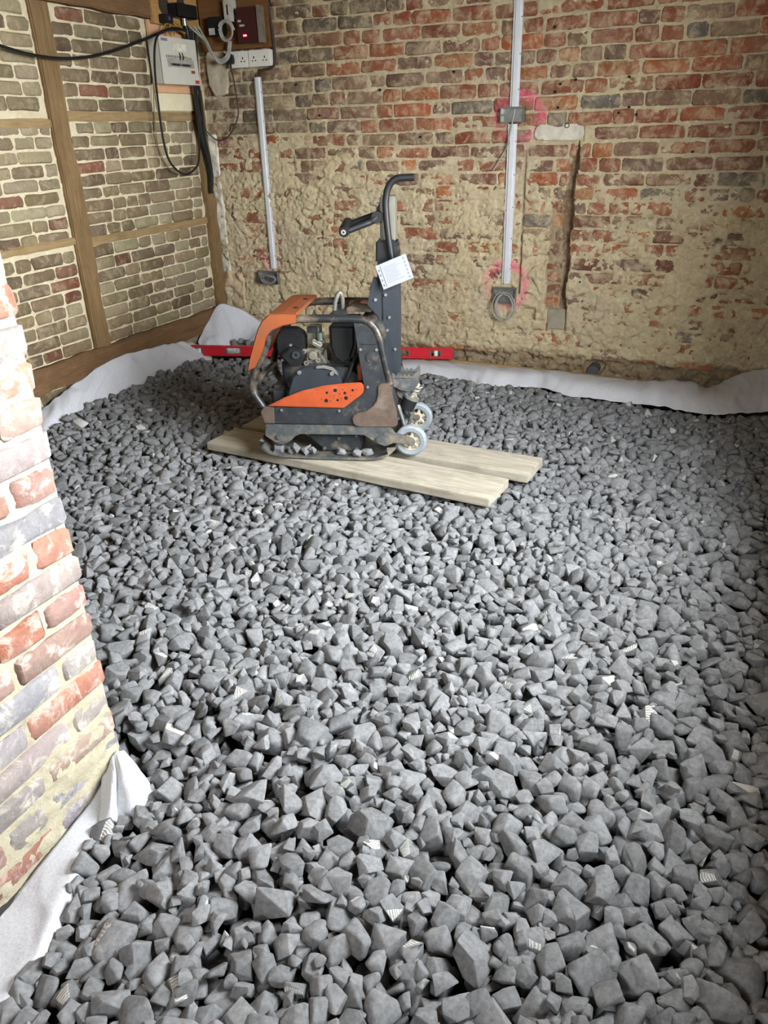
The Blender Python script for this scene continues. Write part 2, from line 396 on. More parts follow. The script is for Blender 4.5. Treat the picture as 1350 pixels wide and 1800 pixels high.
def back_h(S, Z):
    edge = 1.09 + 0.10 * (fbm(S * 2.2 + 50, Z * 2.2 + 3, 5) - 0.5) * 2 - 0.05 * (S > -1.1) + 0.10 * (S < -2.2)
    K = np.clip((edge - Z) / 0.34 + 0.5, 0, 1)
    top = np.clip((Z - 1.93 + 0.1 * fbm(S * 3, Z * 3, 9)) / 0.05, 0, 1) * (S > -1.15) * (S < -0.3) * 0.8
    K = np.maximum(K, top)
    joint = np.abs(((Z - Z0) / COURSE + 0.5) % 1 - 0.5) * COURSE
    D = -0.0080 + 0.015 * (fbm(S * 16, Z * 22, 21, 4) - 0.45) + 0.004 * chips(S * 40, Z * 55, 88)[0]
    c1, e1 = chips(S * 12 + fbm(S * 9, Z * 9, 31) * 1.5, Z * 15 + fbm(S * 9, Z * 9, 32) * 1.5, 3)
    c2, e2 = chips(S * 42, Z * 50, 8)
    coat = 0.0020 + 0.002 * (S < -1.9) + 0.014 * c1 + 0.008 * c2 + 0.022 * (fbm(S * 5, Z * 7, 41, 3) - 0.47) + 0.006 * (fbm(S * 30, Z * 44, 43, 3) - 0.5) - 0.005 * np.clip(1 - joint / 0.012, 0, 1) * (vnoise(S * 6, Z * 6, 4) > 0.4) - 0.012 * np.clip(1 - e1 / 0.08, 0, 1) * (vnoise(S * 9, Z * 9, 77) > 0.62)
    coat += 0.007 * np.clip((0.6 - Z) / 0.3, 0, 1)
    D = D * (1 - K) + coat * K
    # crumbled foot of the wall
    foot = np.clip((0.11 - Z + 0.09 * (fbm(S * 6, Z * 6, 55) - 0.5)) / 0.04, 0, 1)
    D -= foot * (0.010 + 0.05 * (fbm(S * 22, Z * 26, 56) - 0.2) - 0.022 * chips(S * 26, Z * 34, 57)[0])
    # chases cut for cables
    a = CH0 - 0.012 * np.sin(Z * 9) + np.where(Z > 1.15, 0.035 * (Z - 1.15) / 0.1, 0); b = CH1 + 0.03 * np.clip(Z - 0.9, 0, 9) + 0.006 * np.sin(Z * 23)
    n = (fbm(S * 30, Z * 30, 61) - 0.5)
    ch = (S > a + n * 0.012) & (S < b + n * 0.014) & (Z > 0.35) & (Z < 1.265)
    D = np.where(ch, -0.062 + 0.02 * n, D)
    sh = (S > -1.015 + n * 0.03) & (S <= a) & (Z > 0.36) & (Z < 0.97 + n * 0.1)
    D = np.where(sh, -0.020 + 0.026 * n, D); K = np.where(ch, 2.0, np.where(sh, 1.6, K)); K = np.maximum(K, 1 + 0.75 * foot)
    pk = (S > -1.0) & (S < -0.885) & (Z > 0.235) & (Z < 0.36); D = np.where(pk, -0.03, D)
    pp = (S > -1.135) & (S < -0.862) & (Z > 1.265) & (Z < 1.347); D = np.where(pp, -0.025, D)
    hl = (S > -1.135) & (S < -1.065) & (Z > 0.29 + n * .02) & (Z < 0.355); D = np.where(hl, -0.035 + 0.01 * n, D)
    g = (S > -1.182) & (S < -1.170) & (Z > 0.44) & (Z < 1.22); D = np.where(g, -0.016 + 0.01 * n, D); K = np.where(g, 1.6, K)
    ph = (np.hypot((S + 0.69) / 0.055, (Z - 0.035) / 0.04) < 1 + n); D = np.where(ph, -0.06, D)
    return D, K
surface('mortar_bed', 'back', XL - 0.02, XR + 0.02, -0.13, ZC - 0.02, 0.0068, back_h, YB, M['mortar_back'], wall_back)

def lump(name, side, s0, s1, z0, z1, base, top, m, parent, seed, res=0.008, rnd=2.5, amp=0.006):
    """rounded uneven slab of plaster stuck on a wall"""
    def hf(S, Z):
        u = np.abs((S - s0) / (s1 - s0) * 2 - 1); v = np.abs((Z - z0) / (z1 - z0) * 2 - 1)
        e = (u ** (rnd * 2) + v ** rnd) + 0.5 * (fbm(S * 25, Z * 25, seed) - 0.5)
        return np.where(e < 0.92, top + amp * (fbm(S * 22, Z * 22, seed + 3) - 0.5) * 2, -0.05), S * 0
    return surface(name, side, s0, s1, z0, z1, res, hf, base, m, parent)
lump('plaster_patch', 'back', -1.138, -0.860, 1.262, 1.350, YB, -0.002, M['plaster'], wall_back, 5, amp=0.012, res=0.005)
lump('cement_fill', 'back', -1.003, -0.882, 0.232, 0.362, YB, -0.012, mat('grey_cement', C(140, 132, 116), 0.95, var=0.15, scale=25, bump=0.5), wall_back, 9, rnd=5, amp=0.002)
lump('corner_plaster', 'back', XL - 0.01, XL + 0.07, 0.25, 1.35, YB, 0.012, mat('grey_white_plaster', C(198, 192, 176), 0.95, var=0.15, scale=20, bump=0.5), wall_back, 15, rnd=5, amp=0.014)
lump('corner_rubble', 'back', XL, XL + 0.17, 0.05, 0.50, YB, 0.022, M['mortar_back'], wall_back, 25, rnd=3, amp=0.03)
ring = MB().lathe([(0.010, 0), (0.0135, 0), (0.0135, 0.02), (0.010, 0.02)], (-0.955, YB - 0.005, 1.338), (0, 1, 0), 14).build('pipe_end', mat('black_pipe', (0.006, 0.006, 0.006), 0.5), wall_back, True)
MB().cyl((-0.69, YB - 0.03, 0.015), (-0.69, YB + 0.05, 0.02), 0.032, 16).build('drain_pipe', mat('dark_grey_pipe', C(70, 72, 74), 0.6), wall_back, True)

# ---- left wall: brick infill between timbers
LB = [(26, (134, 116, 88)), (20, (122, 104, 80)), (12, (106, 88, 68)), (2, (134, 80, 60)), (16, (148, 131, 100)), (2, (120, 76, 58))]
LPALE = [(10, (170, 157, 126)), (10, (160, 146, 116)), (6, (144, 129, 100)), (.6, (146, 92, 72))]
def left_rows(z0, z1, n, ya, yb, pale):
    h = (z1 - z0) / n
    for k in range(n):
        y = ya + 0.006 - random.choice([0, 0.06, 0.1]); z = z0 + (k + 0.5) * h
        while y < yb - 0.03:
            w = random.choice([0.215, 0.215, 0.215, 0.105, 0.13]) * random.uniform(0.9, 1.06)
            p, q = max(y, ya + 0.008), min(y + w, yb - 0.008); y += w + 0.009 * random.uniform(0.7, 1.4)
            if q - p < 0.035: continue
            c = (p + q) / 2
            wash = random.random() < (pale(c, z) if callable(pale) else pale)
            yield (c, z, q - p, h - 0.0085 * random.uniform(0.7, 1.4), random.uniform(0.001, 0.006), 0.010, 0.0030, pal(LPALE if wash else LB))
RAIL1, RAIL2, SILL, TOPP = (1.425, 1.468), (0.812, 0.852), (0.130, 0.270), 1.94
li = []
for ya, yb, pale in ((2.35, 3.295, lambda y, z: 0.75 if z > 0.95 else 0.15), (3.425, 4.50, lambda y, z: 0.6 if y > 4.0 and z < 1.45 else 0.12)):
    li += list(left_rows(SILL[1], RAIL2[0], 8, ya, yb, pale)) + list(left_rows(RAIL2[1], RAIL1[0], 9, ya, yb, pale)) + list(left_rows(RAIL1[1], TOPP, 7, ya, yb if yb < 4 else 4.16, pale))
li += list(left_rows(-0.02, SILL[0], 2, 2.35, 4.6, 0.9))
li.sort(key=lambda i: -(i[0] > 2.75))
place_bricks(li, 'left', XL, wall_left, M['brick_left'], 300)
def left_h(S, Z):
    D = -0.0055 + 0.012 * (fbm(S * 14, Z * 20, 121, 4) - 0.5) + 0.003 * chips(S * 30, Z * 40, 19)[0]
    return D, S * 0
surface('mortar_bed', 'left', 2.30, YB + 0.02, -0.13, ZC - 0.02, 0.009, left_h, XL, M['mortar_left'], wall_left)
def timber(name, lo, hi, m, parent, jit=0.004, cuts=14):
    """hewn timber: long box with a wandering surface"""
    lo, hi = Vector(lo), Vector(hi); d = hi - lo; ax = max(range(3), key=lambda i: d[i]); o = [i for i in range(3) if i != ax]
    b = MB(); V, F = [], []
    for k in range(cuts + 1):
        t = k / cuts
        off = [random.uniform(-jit, jit) for _ in range(4)]
        for (p, q), e in zip(((0, 0), (1, 0), (1, 1), (0, 1)), (0, 1, 2, 3)):
            v = [0, 0, 0]; v[ax] = lo[ax] + d[ax] * t
            v[o[0]] = (lo if p == 0 else hi)[o[0]] + off[e]; v[o[1]] = (lo if q == 0 else hi)[o[1]] + off[(e + 1) % 4]
            V.append(v)
    for k in range(cuts):
        for e in range(4): F.append((k * 4 + e, k * 4 + (e + 1) % 4, (k + 1) * 4 + (e + 1) % 4, (k + 1) * 4 + e))
    F += [(0, 1, 2, 3), tuple(cuts * 4 + e for e in range(4))]
    return b.add(V, F).build(name, m, parent, bevel=0.006, smooth=True)
timber('timber_post', (XL - 0.05, 3.298, 0.22), (XL + 0.016, 3.422, ZC), M['oak'], wall_left, 0.005)
timber('timber_post', (XL - 0.05, 4.50, 0.10), (XL + 0.026, 4.60, 1.60), M['oak'], wall_left, 0.010, 18)
for z0, z1 in (RAIL1, RAIL2):
    timber('timber_rail', (XL - 0.05, 2.35, z0 - (0.03 if z0 > 1 else -0.02)), (XL + 0.009, 3.31, z1 - (0.03 if z0 > 1 else -0.02)), M['oak_rail'], wall_left, 0.003)
    timber('timber_rail', (XL - 0.05, 3.41, z0), (XL + 0.010, 4.51, z1 + 0.004), M['oak_rail'], wall_left, 0.003)
timber('sill_beam', (XL - 0.05, 2.30, SILL[0] + 0.005), (XL + 0.030, 4.62, SILL[1]), M['oak_sill'], wall_left, 0.009, 26)
timber('top_plate', (XL - 0.05, 2.30, TOPP), (XL + 0.045, 4.62, TOPP + 0.14), M['oak_sill'], wall_left, 0.006, 20)

# ---- near-left wall, lit by the side window
PB = [(24, (160, 118, 106)), (12, (164, 108, 88)), (16, (152, 142, 138)), (12, (140, 138, 142)), (7, (172, 96, 70)), (14, (164, 134, 122))]
pi_ = []; k = 0; PC = 0.0705; z = 0.557 - PC * 10
while z < ZC - 0.03:
    y = YP + random.uniform(-0.006, 0.004); hdr = k % 2 == 0; k += 1; first = True
    while y > -0.4:
        w = (0.106 if hdr else 0.216) * random.uniform(0.93, 1.06)
        if hdr and not first and random.random() < 0.3: w = 0.216
        pi_.append((y - w / 2, z + PC / 2, w, PC - 0.010, random.uniform(0.001, 0.007), 0.008, 0.0034, pal(PB))); y -= w + 0.012; first = False
    z += PC
pi_.sort(key=lambda i: -(i[0] > 0.35 and -0.12 < i[1] < 1.5))
place_bricks(pi_, 'left', XP, wall_near, M['brick_pier'], 160)
def pier_h(S, Z):
    low = np.clip((0.22 - Z - 0.25 * (1.0 - S) + 0.12 * (fbm(S * 7, Z * 7, 90) - 0.5)) / 0.08, 0, 1)
    D = -0.0030 + 0.013 * (fbm(S * 15, Z * 20, 131, 4) - 0.5) + 0.004 * chips(S * 28, Z * 38, 29)[0]
    return D + low * (0.005 + 0.008 * (fbm(S * 12, Z * 12, 93) - 0.3)), S * 0
surface('mortar_bed', 'left', -0.4, YP - 0.004, -0.13, ZC - 0.02, 0.008, pier_h, XP, M['mortar_pier'], wall_near)
shell_end = MB().box((XP - 0.33, YP - 0.03, -0.2), (XP - 0.004, YP - 0.006, ZC)).build('wall_end_face', M['mortar_pier'], wall_near)
# ------------------------------------------------------------------ scaffold boards
def plank(near_l, near_r, width, top, label, seed):
    a, b = Vector((*near_l, 0)), Vector((*near_r, 0)); ln = (b - a).length; ang = math.atan2(b.y - a.y, b.x - a.x)
    rnd = random.Random(seed); n = 12; t = 0.038; V, F = [], []
    for k in range(n + 1):
        x = ln * k / n; j = lambda s: rnd.uniform(-s, s)
        V += [(x + (j(.002) if k in (0, n) else 0), j(.0018), -t + j(.001)), (x, width + j(.0018), -t + j(.001)), (x, width + j(.0018), j(.0012)), (x, j(.0018), j(.0012))]
    for k in range(n):
        for e in range(4): F.append((k * 4 + e, (k + 1) * 4 + e, (k + 1) * 4 + (e + 1) % 4, k * 4 + (e + 1) % 4))
    F += [(0, 1, 2, 3), tuple(n * 4 + e for e in (3, 2, 1, 0))]
    o = MB().add(V, F).build('scaffold_board', M['board'], bevel=0.003, smooth=True)
    o.location = (a.x, a.y, top); o.rotation_euler = (0, 0, ang)
    return tag(o, label, 'board', 'scaffold boards under the compactor')
plank((-2.144, 2.738), (-0.735, 2.605), 0.216, 0.058, 'weathered scaffold board nearest the camera under the plate compactor', 3)
plank((-2.110, 2.985), (-0.652, 2.880), 0.205, 0.058, 'weathered scaffold board behind the other one, under the compactor wheels', 8)

# ------------------------------------------------------------------ plate compactor (local x along the machine, y away from the camera, z up)
pc = empty('plate_compactor', (-1.467, 2.740, 0.060), math.radians(15.8))
tag(pc, 'orange and black reversible plate compactor standing on two boards', 'plate compactor')
S_BLK = mat('worn_black_steel', C(52, 55, 58), 0.5, 0.3, 0.3, 26, 0.15, C(126, 114, 98), 0.54, 0.76)
S_GRY = mat('scuffed_grey_steel', C(84, 88, 90), 0.55, 0.35, 0.3, 30, 0.2, C(146, 134, 114), 0.46, 0.70)
S_BLU = mat('blue_grey_paint', C(46, 51, 57), 0.45, 0.1, 0.12, 14, 0.0, C(98, 100, 102), 0.64, 0.8)
S_ORG = mat('faded_orange_plastic', C(140, 74, 40), 0.55, 0, 0.14, 14, 0.0, C(122, 84, 62), 0.48, 0.72)
S_ORP = mat('scratched_orange_paint', C(162, 72, 38), 0.45, 0, 0.12, 24, 0.0, C(160, 112, 88), 0.54, 0.72)
S_RST = mat('rusty_brown_steel', C(92, 78, 68), 0.75, 0.15, 0.25, 22, 0.25, C(126, 116, 104), 0.52, 0.72)
S_DRK = mat('black_plastic', C(22, 23, 25), 0.5, 0, 0.2, 40)
S_HOLE = mat('hole_black', (0.004, 0.004, 0.004), 0.9)
S_ALU = mat('cast_aluminium', C(150, 146, 134), 0.45, 0.7, 0.25, 40, 0.2)
S_ZNC = mat('zinc_bolt', C(178, 176, 170), 0.35, 0.8, 0.15, 50)
S_RUB = mat('grey_rubber_tyre', C(128, 136, 142), 0.7, 0, 0.12, 30, 0.0, C(160, 162, 160), 0.55, 0.75)
S_HUB = mat('ivory_nylon_hub', C(176, 167, 146), 0.6, 0, 0.12, 30)
S_WRP = mat('worn_tube_paint', C(44, 46, 48), 0.4, 0.35, 0.25, 18, 0.0, C(140, 124, 106), 0.46, 0.68)

# base plate: long sole curling up at both ends
prof = [(-.340, .066), (-.330, .042), (-.300, .020), (-.240, .006), (-.150, .002), (.120, .002), (.180, .006), (.232, .024), (.262, .054)]
def tray(v0, v1, t):
    b = MB(); n = len(prof); rows = [(v0, .0), (v0 + .015, -.002), (v1 - .015, -.002), (v1, .0)]; V, F = [], []
    for dz in (0, t):
        for v, _ in rows:
            for i, (u, w) in enumerate(prof):
                k = .035 if v in (v0, v1) and i in (0, n - 1) else 0
                V.append((u + (k if i == 0 else -k if i == n - 1 else 0), v, w + dz + (.004 if v in (v0, v1) else 0)))
    m = len(rows) * n
    for r in range(len(rows) - 1):
        for i in range(n - 1):
            q = (r * n + i, r * n + i + 1, (r + 1) * n + i + 1, (r + 1) * n + i); F += [q, tuple(x + m for x in reversed(q))]
    for r in range(len(rows) - 1):
        for i in (0, n - 1): F.append((r * n + i, (r + 1) * n + i, (r + 1) * n + i + m, r * n + i + m))
    for i in range(n - 1):
        for r in (0, len(rows) - 1): F.append((r * n + i, r * n + i + 1, r * n + i + 1 + m, r * n + i + m))
    return b.add(V, F)
tray(0, .44, .010).build('base_plate', S_GRY, pc, True)
MB().prism([(-.153, .10), (.110, .10), (.108, .040), (.085, .014), (-.055, .014), (-.095, .045)], .07, .37).build('exciter_housing', S_BLK, pc, bevel=.008)
ex = pc.children[-1] if False else None
for u, w in ((-.130, .098), (.085, .092), (-.062, .030), (.082, .030), (.005, .080)):
    MB().cyl((u, .060, w), (u, .071, w), .0085, 6).build('bolt', S_GRY, pc, bevel=.002)
# lower bracket (both sides), carries the wheels
brk = [(-.309, .148), (-.022, .150), (.241, .149), (.257, .123), (.306, .109), (.338, .098), (.347, .081), (.333, .062), (.292, .074), (.253, .076), (.213, .059), (.180, .073), (.122, .109), (-.160, .106), (-.181, .095), (-.210, .069), (-.239, .054), (-.273, .064), (-.318, .095)]
for v in (.034, .396): MB().prism(brk, v, v + .010).build('side_bracket', S_GRY, pc, bevel=.002)
MB().prism([(-.29, .108), (.23, .108), (.23, .150), (-.29, .150)], .045, .395).build('lower_deck', S_BLK, pc, bevel=.004)
# chassis side plates
side = [(-.314, .152), (-.329, .201), (-.309, .229), (-.269, .228), (.041, .230), (.125, .294), (.134, .314), (.120, .412), (.099, .590), (.158, .590), (.197, .548), (.216, .451), (.226, .349), (.247, .342), (.270, .244), (.271, .156)]
for v in (.035, .393): MB().prism(side, v, v + .012).build('side_plate', S_BLK, pc, bevel=.002)
MB().prism([(-.300, .155), (-.315, .200), (.255, .200), (.262, .155)], .047, .393).build('chassis_floor', S_BLK, pc, bevel=.003)
MB().prism([(.130, .20), (.255, .20), (.215, .45), (.150, .585), (.105, .585)], .055, .385).build('rear_cowl', S_BLK, pc, bevel=.006)
wear = [(.076, .188), (.084, .200), (.097, .209), (.139, .220), (.170, .244), (.184, .268), (.190, .291), (.191, .327), (.198, .337), (.208, .341), (.240, .344), (.257, .273), (.270, .213), (.272, .166), (.261, .152), (.110, .148), (.092, .152), (.080, .165)]
MB().prism(wear, .026, .036).build('wear_plate', S_RST, pc, bevel=.003)
MB().prism([(-.264, .227), (-.267, .154), (-.313, .154), (-.327, .203), (-.308, .231)], .029, .036).build('corner_wear_plate', S_RST, pc, bevel=.003)
op = MB().prism([(-.291, .233), (-.213, .273), (-.131, .305), (-.038, .328), (.054, .340), (.118, .344), (.128, .340), (.134, .316), (.126, .296), (.042, .231)], .026, .038).build('orange_guard', S_ORP, pc, bevel=.004)
MB().prism([(-.291, .233), (-.131, .305), (.054, .340), (.128, .340), (.126, .296), (.042, .231)], .405, .415).build('orange_guard', S_ORP, pc, bevel=.003)
for (u, w), rr in zip([(-.026, .299), (.010, .310), (.043, .314), (.085, .312), (.101, .314), (.051, .299), (.029, .295), (-.031, .264), (-.051, .271), (.004, .276), (.018, .267), (.055, .277), (.074, .288), (-.014, .283), (-.010, .264), (.006, .288), (.035, .276)],
                      [.0055, .008, .002, .0055, .002, .006, .0025, .008, .002, .002, .0055, .0085, .002, .002, .002, .002, .002]):
    MB().cyl((u, .0255, w), (u, .027, w), rr, 14).build('vent_hole', S_HOLE, op)
def bolt(u, w, v=.026, r=.008, name='bolt', m=None, h=.009): MB().cyl((u, v, w), (u, v + h, w), r, 6).build(name, m or S_ZNC, pc, bevel=.0015)
bolt(-.253, .093, .024, .012, m=S_GRY, h=.012); bolt(.187, .094, .024, .012, m=S_GRY, h=.012)
for u, w in ((-.232, .215), (.021, .217), (.148, .324), (.124, .483), (.190, .482)): bolt(u, w, .028, .0065)
dsc = MB().cyl((.170, .031, .450), (.170, .036, .450), .025, 28).build('inspection_cap', S_BLK, pc, bevel=.001)
MB().box((.125, .033, .503), (.190, .0345, .505)).build('panel_seam', S_HOLE, pc)
# tubular roll frame, near and far, with cross tubes
fr = [(-.318, .225), (-.349, .281), (-.353, .338), (-.333, .388), (-.287, .470), (-.261, .534), (-.228, .575), (-.182, .596), (-.124, .603), (.002, .605), (.121, .602), (.170, .583), (.199, .536), (.216, .450), (.240, .335)]
for v in (.046, .400): MB().tube(spline([(u, v, w) for u, w in fr], 6), .0165, 14).build('frame_tube', S_WRP, pc, True)
MB().cyl((-.352, .046, .320), (-.352, .400, .320), .014, 12).build('cross_tube', S_WRP, pc, True)
MB().cyl((.168, .046, .584), (.168, .400, .584), .014, 12).build('cross_tube', S_WRP, pc, True)
# orange front cover wrapped over the tubes
cov_o = [(-.366, .385), (-.352, .434), (-.327, .500), (-.303, .562), (-.279, .600), (-.247, .627), (-.190, .631), (-.131, .629)]
cov_i = [(-.136, .588), (-.194, .578), (-.237, .560), (-.266, .530), (-.284, .479), (-.305, .434), (-.330, .400)]
cv = MB().prism(cov_o + [(-.131, .617), (-.186, .619), (-.240, .616), (-.270, .592), (-.293, .556), (-.316, .496), (-.341, .430), (-.356, .388)], .030, .416)
for v in (.026, .412): cv.prism(cov_o + cov_i, v, v + .008)
oc = cv.build('front_cover', S_ORG, pc, bevel=.004)
for u, v in ((-.160, .13), (-.160, .31)): MB().cyl((u, v, .629), (u, v, .6325), .011, 16).build('cover_hole', S_HOLE, oc)
# lifting eye
MB().tube(spline([(-.012, .205, .585), (-.006, .208, .640), (.012, .215, .676), (.022, .222, .650), (.016, .235, .585)], 8), .0095, 10).build('lifting_eye', S_GRY, pc, True)
MB().box((-.02, .05, .592), (.045, .40, .606)).build('lifting_bar', S_BLK, pc, bevel=.003)
MB().prism([(.04, .598), (.15, .598), (.15, .606), (.06, .622), (.04, .615)], .20, .36).build('fuel_cap_cover', S_RST, pc, bevel=.003)
MB().box((.035, .30, .606), (.125, .35, .618)).build('warning_label', mat('red_white_label', C(196, 150, 136), 0.6, rgb2=C(170, 60, 50), scale=40), pc)
# engine
eng = MB().box((-.25, .15, .26), (.09, .34, .40)).build('engine_block', S_BLK, pc, bevel=.012)
a = math.pi * 2 / 28
perf = [(-.198 + .072 * math.cos(k * a), .470 + .074 * math.sin(k * a)) for k in range(28)]
pf = MB().prism([(min(max(u, -.258), -.136), min(w, .540)) for u, w in perf], .135, .20).build('recoil_cover', S_DRK, pc, bevel=.005)
hb = MB()
for i in range(-6, 7):
    for j in range(-6, 7):
        u, w = -.198 + i * .0125 + (j % 2) * .00625, .478 + j * .0110
        if math.hypot(u + .198, w - .47) < .062 and -.252 < u < -.142 and w < .532 and not (w < .455 and u > -.225): hb.cyl((u, .1335, w), (u, .1352, w), .0042, 6)
hb.build('cooling_perforation', S_HOLE, pf)
st = MB().prism([(-.234, .434), (-.186, .472), (-.148, .462), (-.132, .430), (-.150, .392), (-.190, .384)], .100, .14).build('starter_housing', S_DRK, pc, bevel=.005)
MB().lathe([(.006, 0), (.017, 0), (.017, .008), (.006, .008)], (-.166, .093, .440), (0, 1, 0), 18).build('starter_hub', S_BLK, st, True)
MB().cyl((-.185, .094, .482), (-.185, .10, .482), .006, 8).build('screw', S_ZNC, st)
cb = MB().box((-.128, .16, .47), (-.075, .23, .545)); cb.box((-.135, .15, .385), (-.045, .25, .455)); cb.cyl((-.10, .14, .49), (-.06, .14, .47), .018, 12); cb.cyl((-.10, .12, .43), (-.10, .16, .43), .02, 12)
cbo = cb.build('carburettor', S_ALU, pc, bevel=.005)
MB().cyl((-.066, .135, .495), (-.066, .135, .528), .016, 14).build('fuel_bowl', mat('green_grey_metal', C(96, 108, 96), 0.4, 0.5), cbo, True)
for u, w in ((-.118, .412), (-.080, .408), (-.140, .445), (-.133, .395), (-.062, .44)): MB().lathe([(.004, 0), (.011, 0), (.011, .012), (.004, .012)], (u, .132, w), (0, 1, 0), 14).build('carburettor_boss', S_ALU, cbo, True)
MB().tube(spline([(-.055, .13, .52), (-.040, .125, .48), (-.052, .125, .44), (-.030, .12, .40)], 6), .004, 8).build('fuel_hose', S_DRK, cbo, True)
MB().box((-.125, .15, .520), (-.080, .17, .545)).build('intake_cover', S_BLK, cbo, bevel=.003)
MB().prism([(-.023, .566), (.095, .566), (.091, .478), (.070, .413), (.033, .393), (-.006, .420), (-.023, .470)], .11, .33).build('air_filter_box', S_DRK, pc, bevel=.014, seg=3)
MB().prism([(-.03, .385), (.06, .385), (.10, .34), (.10, .24), (-.03, .24)], .10, .30).build('engine_mount', S_BLK, pc, bevel=.006)
MB().tube(spline([(.09, .10, .44), (.075, .09, .40), (.060, .085, .36), (.045, .085, .33)], 6), .008, 8).build('control_hose', S_DRK, pc, True)
MB().box((.095, .10, .33), (.115, .14, .40)).build('orange_valve_block', S_ORP, pc, bevel=.004)
gd = MB().prism([(-.208, .270), (-.181, .348), (-.160, .378), (-.140, .391), (-.079, .395), (-.014, .393), (.008, .382), (.020, .366), (.035, .30), (.04, .270)], .058, .10).build('belt_guard', S_BLU, pc, bevel=.005)
for u, w in ((-.147, .376), (-.006, .374)): MB().cyl((u, .048, w), (u, .060, w), .0095, 8).build('guard_bolt', S_ZNC, gd, bevel=.002)
MB().prism([(-.074, .394), (-.070, .404), (-.039, .409), (-.002, .400), (.014, .384), (.020, .366), (.010, .372), (-.008, .388), (-.040, .396)], .052, .060).build('bare_metal_edge', S_ZNC, gd, bevel=.001)
MB().box((-.30, .10, .20), (-.21, .36, .30)).build('front_ballast', S_BLK, pc, bevel=.02)
# wheels
def wheel(v):
    w = MB().lathe([(.044, -.014), (.060, -.017), (.069, -.011), (.0715, 0), (.069, .011), (.060, .017), (.044, .014)], (.322, v, .076), (0, 1, 0), 32).build('wheel', S_RUB, pc, True)
    h = MB().lathe([(.010, -.010), (.022, -.010), (.022, .010), (.010, .010)], (.322, v, .076), (0, 1, 0), 18).lathe([(.040, -.008), (.046, -.008), (.046, .008), (.040, .008)], (.322, v, .076), (0, 1, 0), 28)
    for k in range(6):
        q = k * math.pi / 3 + .3; h.tube([(.322 + .018 * math.cos(q), v, .076 + .018 * math.sin(q)), (.322 + .043 * math.cos(q), v, .076 + .043 * math.sin(q))], .0075, 6)
    h.build('wheel_hub', S_HUB, w, True)
    MB().cyl((.322, v - .030, .078), (.322, v + .02, .078), .0135, 6).build('axle_bolt', S_RST, w, bevel=.002)
wheel(.075); wheel(.378)
MB().cyl((.300, .05, .100), (.300, .40, .100), .009, 10).build('wheel_axle_bar', S_GRY, pc, True)
MB().tube([(.255, .30, .20), (.29, .33, .12), (.312, .345, .08)], .012, 8).build('wheel_strut', S_GRY, pc, True)
MB().tube([(.262, .13, .215), (.285, .115, .15), (.297, .105, .115)], .009, 8).build('wheel_strut', S_GRY, pc, True)
# rear step bracket with serrated edge, rubber buffer
jag = [(.231, .335), (.240, .352), (.262, .346)] + [(.270 + .009 * i, (.342 if i % 2 == 0 else .330)) for i in range(6)] + [(.328, .338), (.338, .352), (.346, .350), (.347, .298), (.335, .278), (.308, .262), (.270, .268), (.240, .285), (.233, .300)]
for v in (.17, .27): MB().prism(jag, v, v + .006).build('step_bracket', S_GRY, pc, bevel=.0015)
MB().box((.24, .170, .318), (.335, .276, .326)).build('step_bracket_web', S_GRY, pc, bevel=.002)
MB().box((.232, .165, .285), (.245, .28, .345)).build('bracket_foot', S_GRY, pc, bevel=.002)
MB().cyl((.290, .20, .178), (.312, .20, .225), .033, 20).build('rubber_buffer', S_DRK, pc, True)
MB().cyl((.312, .20, .225), (.316, .20, .234), .036, 20).build('buffer_washer', S_ZNC, pc, True)
MB().cyl((.316, .20, .234), (.345, .20, .290), .009, 10).build('buffer_stud', S_HUB, pc, True)
MB().tube([(.316 + .018 * math.cos(q) + .0016 * q, .20 + .018 * math.sin(q), .236 + .0022 * q) for q in [i * .5 for i in range(38)]], .0032, 6).build('spring', S_ZNC, pc, True)
MB().prism([(.245, .285), (.335, .275), (.300, .232), (.262, .225), (.250, .245)], .195, .205).build('buffer_plate', S_GRY, pc, bevel=.002)
# steering post
ps = MB().prism([(.181, .870), (.184, .640), (.196, .560), (.205, .330), (.262, .330), (.268, .640), (.266, .870)], .170, .265).build('post', S_BLU, pc, bevel=.006)
for u, w in ((.214, .676), (.228, .584), (.218, .530), (.250, .45)): MB().cyl((u, .162, w), (u, .172, w), .0065, 8).build('post_bolt', S_ZNC, ps, bevel=.0015)
MB().box((.1995, .1685, .34), (.2025, .1705, .87)).build('post_fold', S_HOLE, ps)
for v in (.140, .285):
    MB().prism([(.168, .750), (.182, .752), (.196, .700), (.200, .560), (.178, .600), (.140, .640)], v, v + .010).build('post_gusset', S_BLU, pc, bevel=.002)
    MB().cyl((.176, v - .006, .662), (.176, v, .662), .0075, 8).build('gusset_bolt', S_ZNC, pc, bevel=.0015)
MB().prism([(.17, .60), (.21, .56), (.215, .50), (.18, .50), (.12, .585)], .13, .30).build('post_hinge', S_BLK, pc, bevel=.006)
MB().prism([(.180, .890), (.260, .890), (.268, .835), (.266, .800), (.176, .800), (.178, .850)], .165, .270).build('post_sleeve', S_DRK, pc, bevel=.008)
MB().prism([(.195, .884), (.197, 1.052), (.260, 1.052), (.257, .884)], .185, .250).build('post_inner', mat('beige_grey_plate', C(116, 114, 102), 0.5, 0.3, 0.15, 12), pc, bevel=.004)
MB().prism([(.178, .985), (.186, 1.010), (.199, 1.036), (.202, 1.052), (.208, 1.052), (.208, .955), (.192, .960), (.182, .970)], .19, .245).build('handle_pivot_plate', S_DRK, pc, bevel=.004)
MB().cyl((.190, .150, .978), (.190, .260, .978), .022, 16).build('handle_pivot', S_DRK, pc, True)
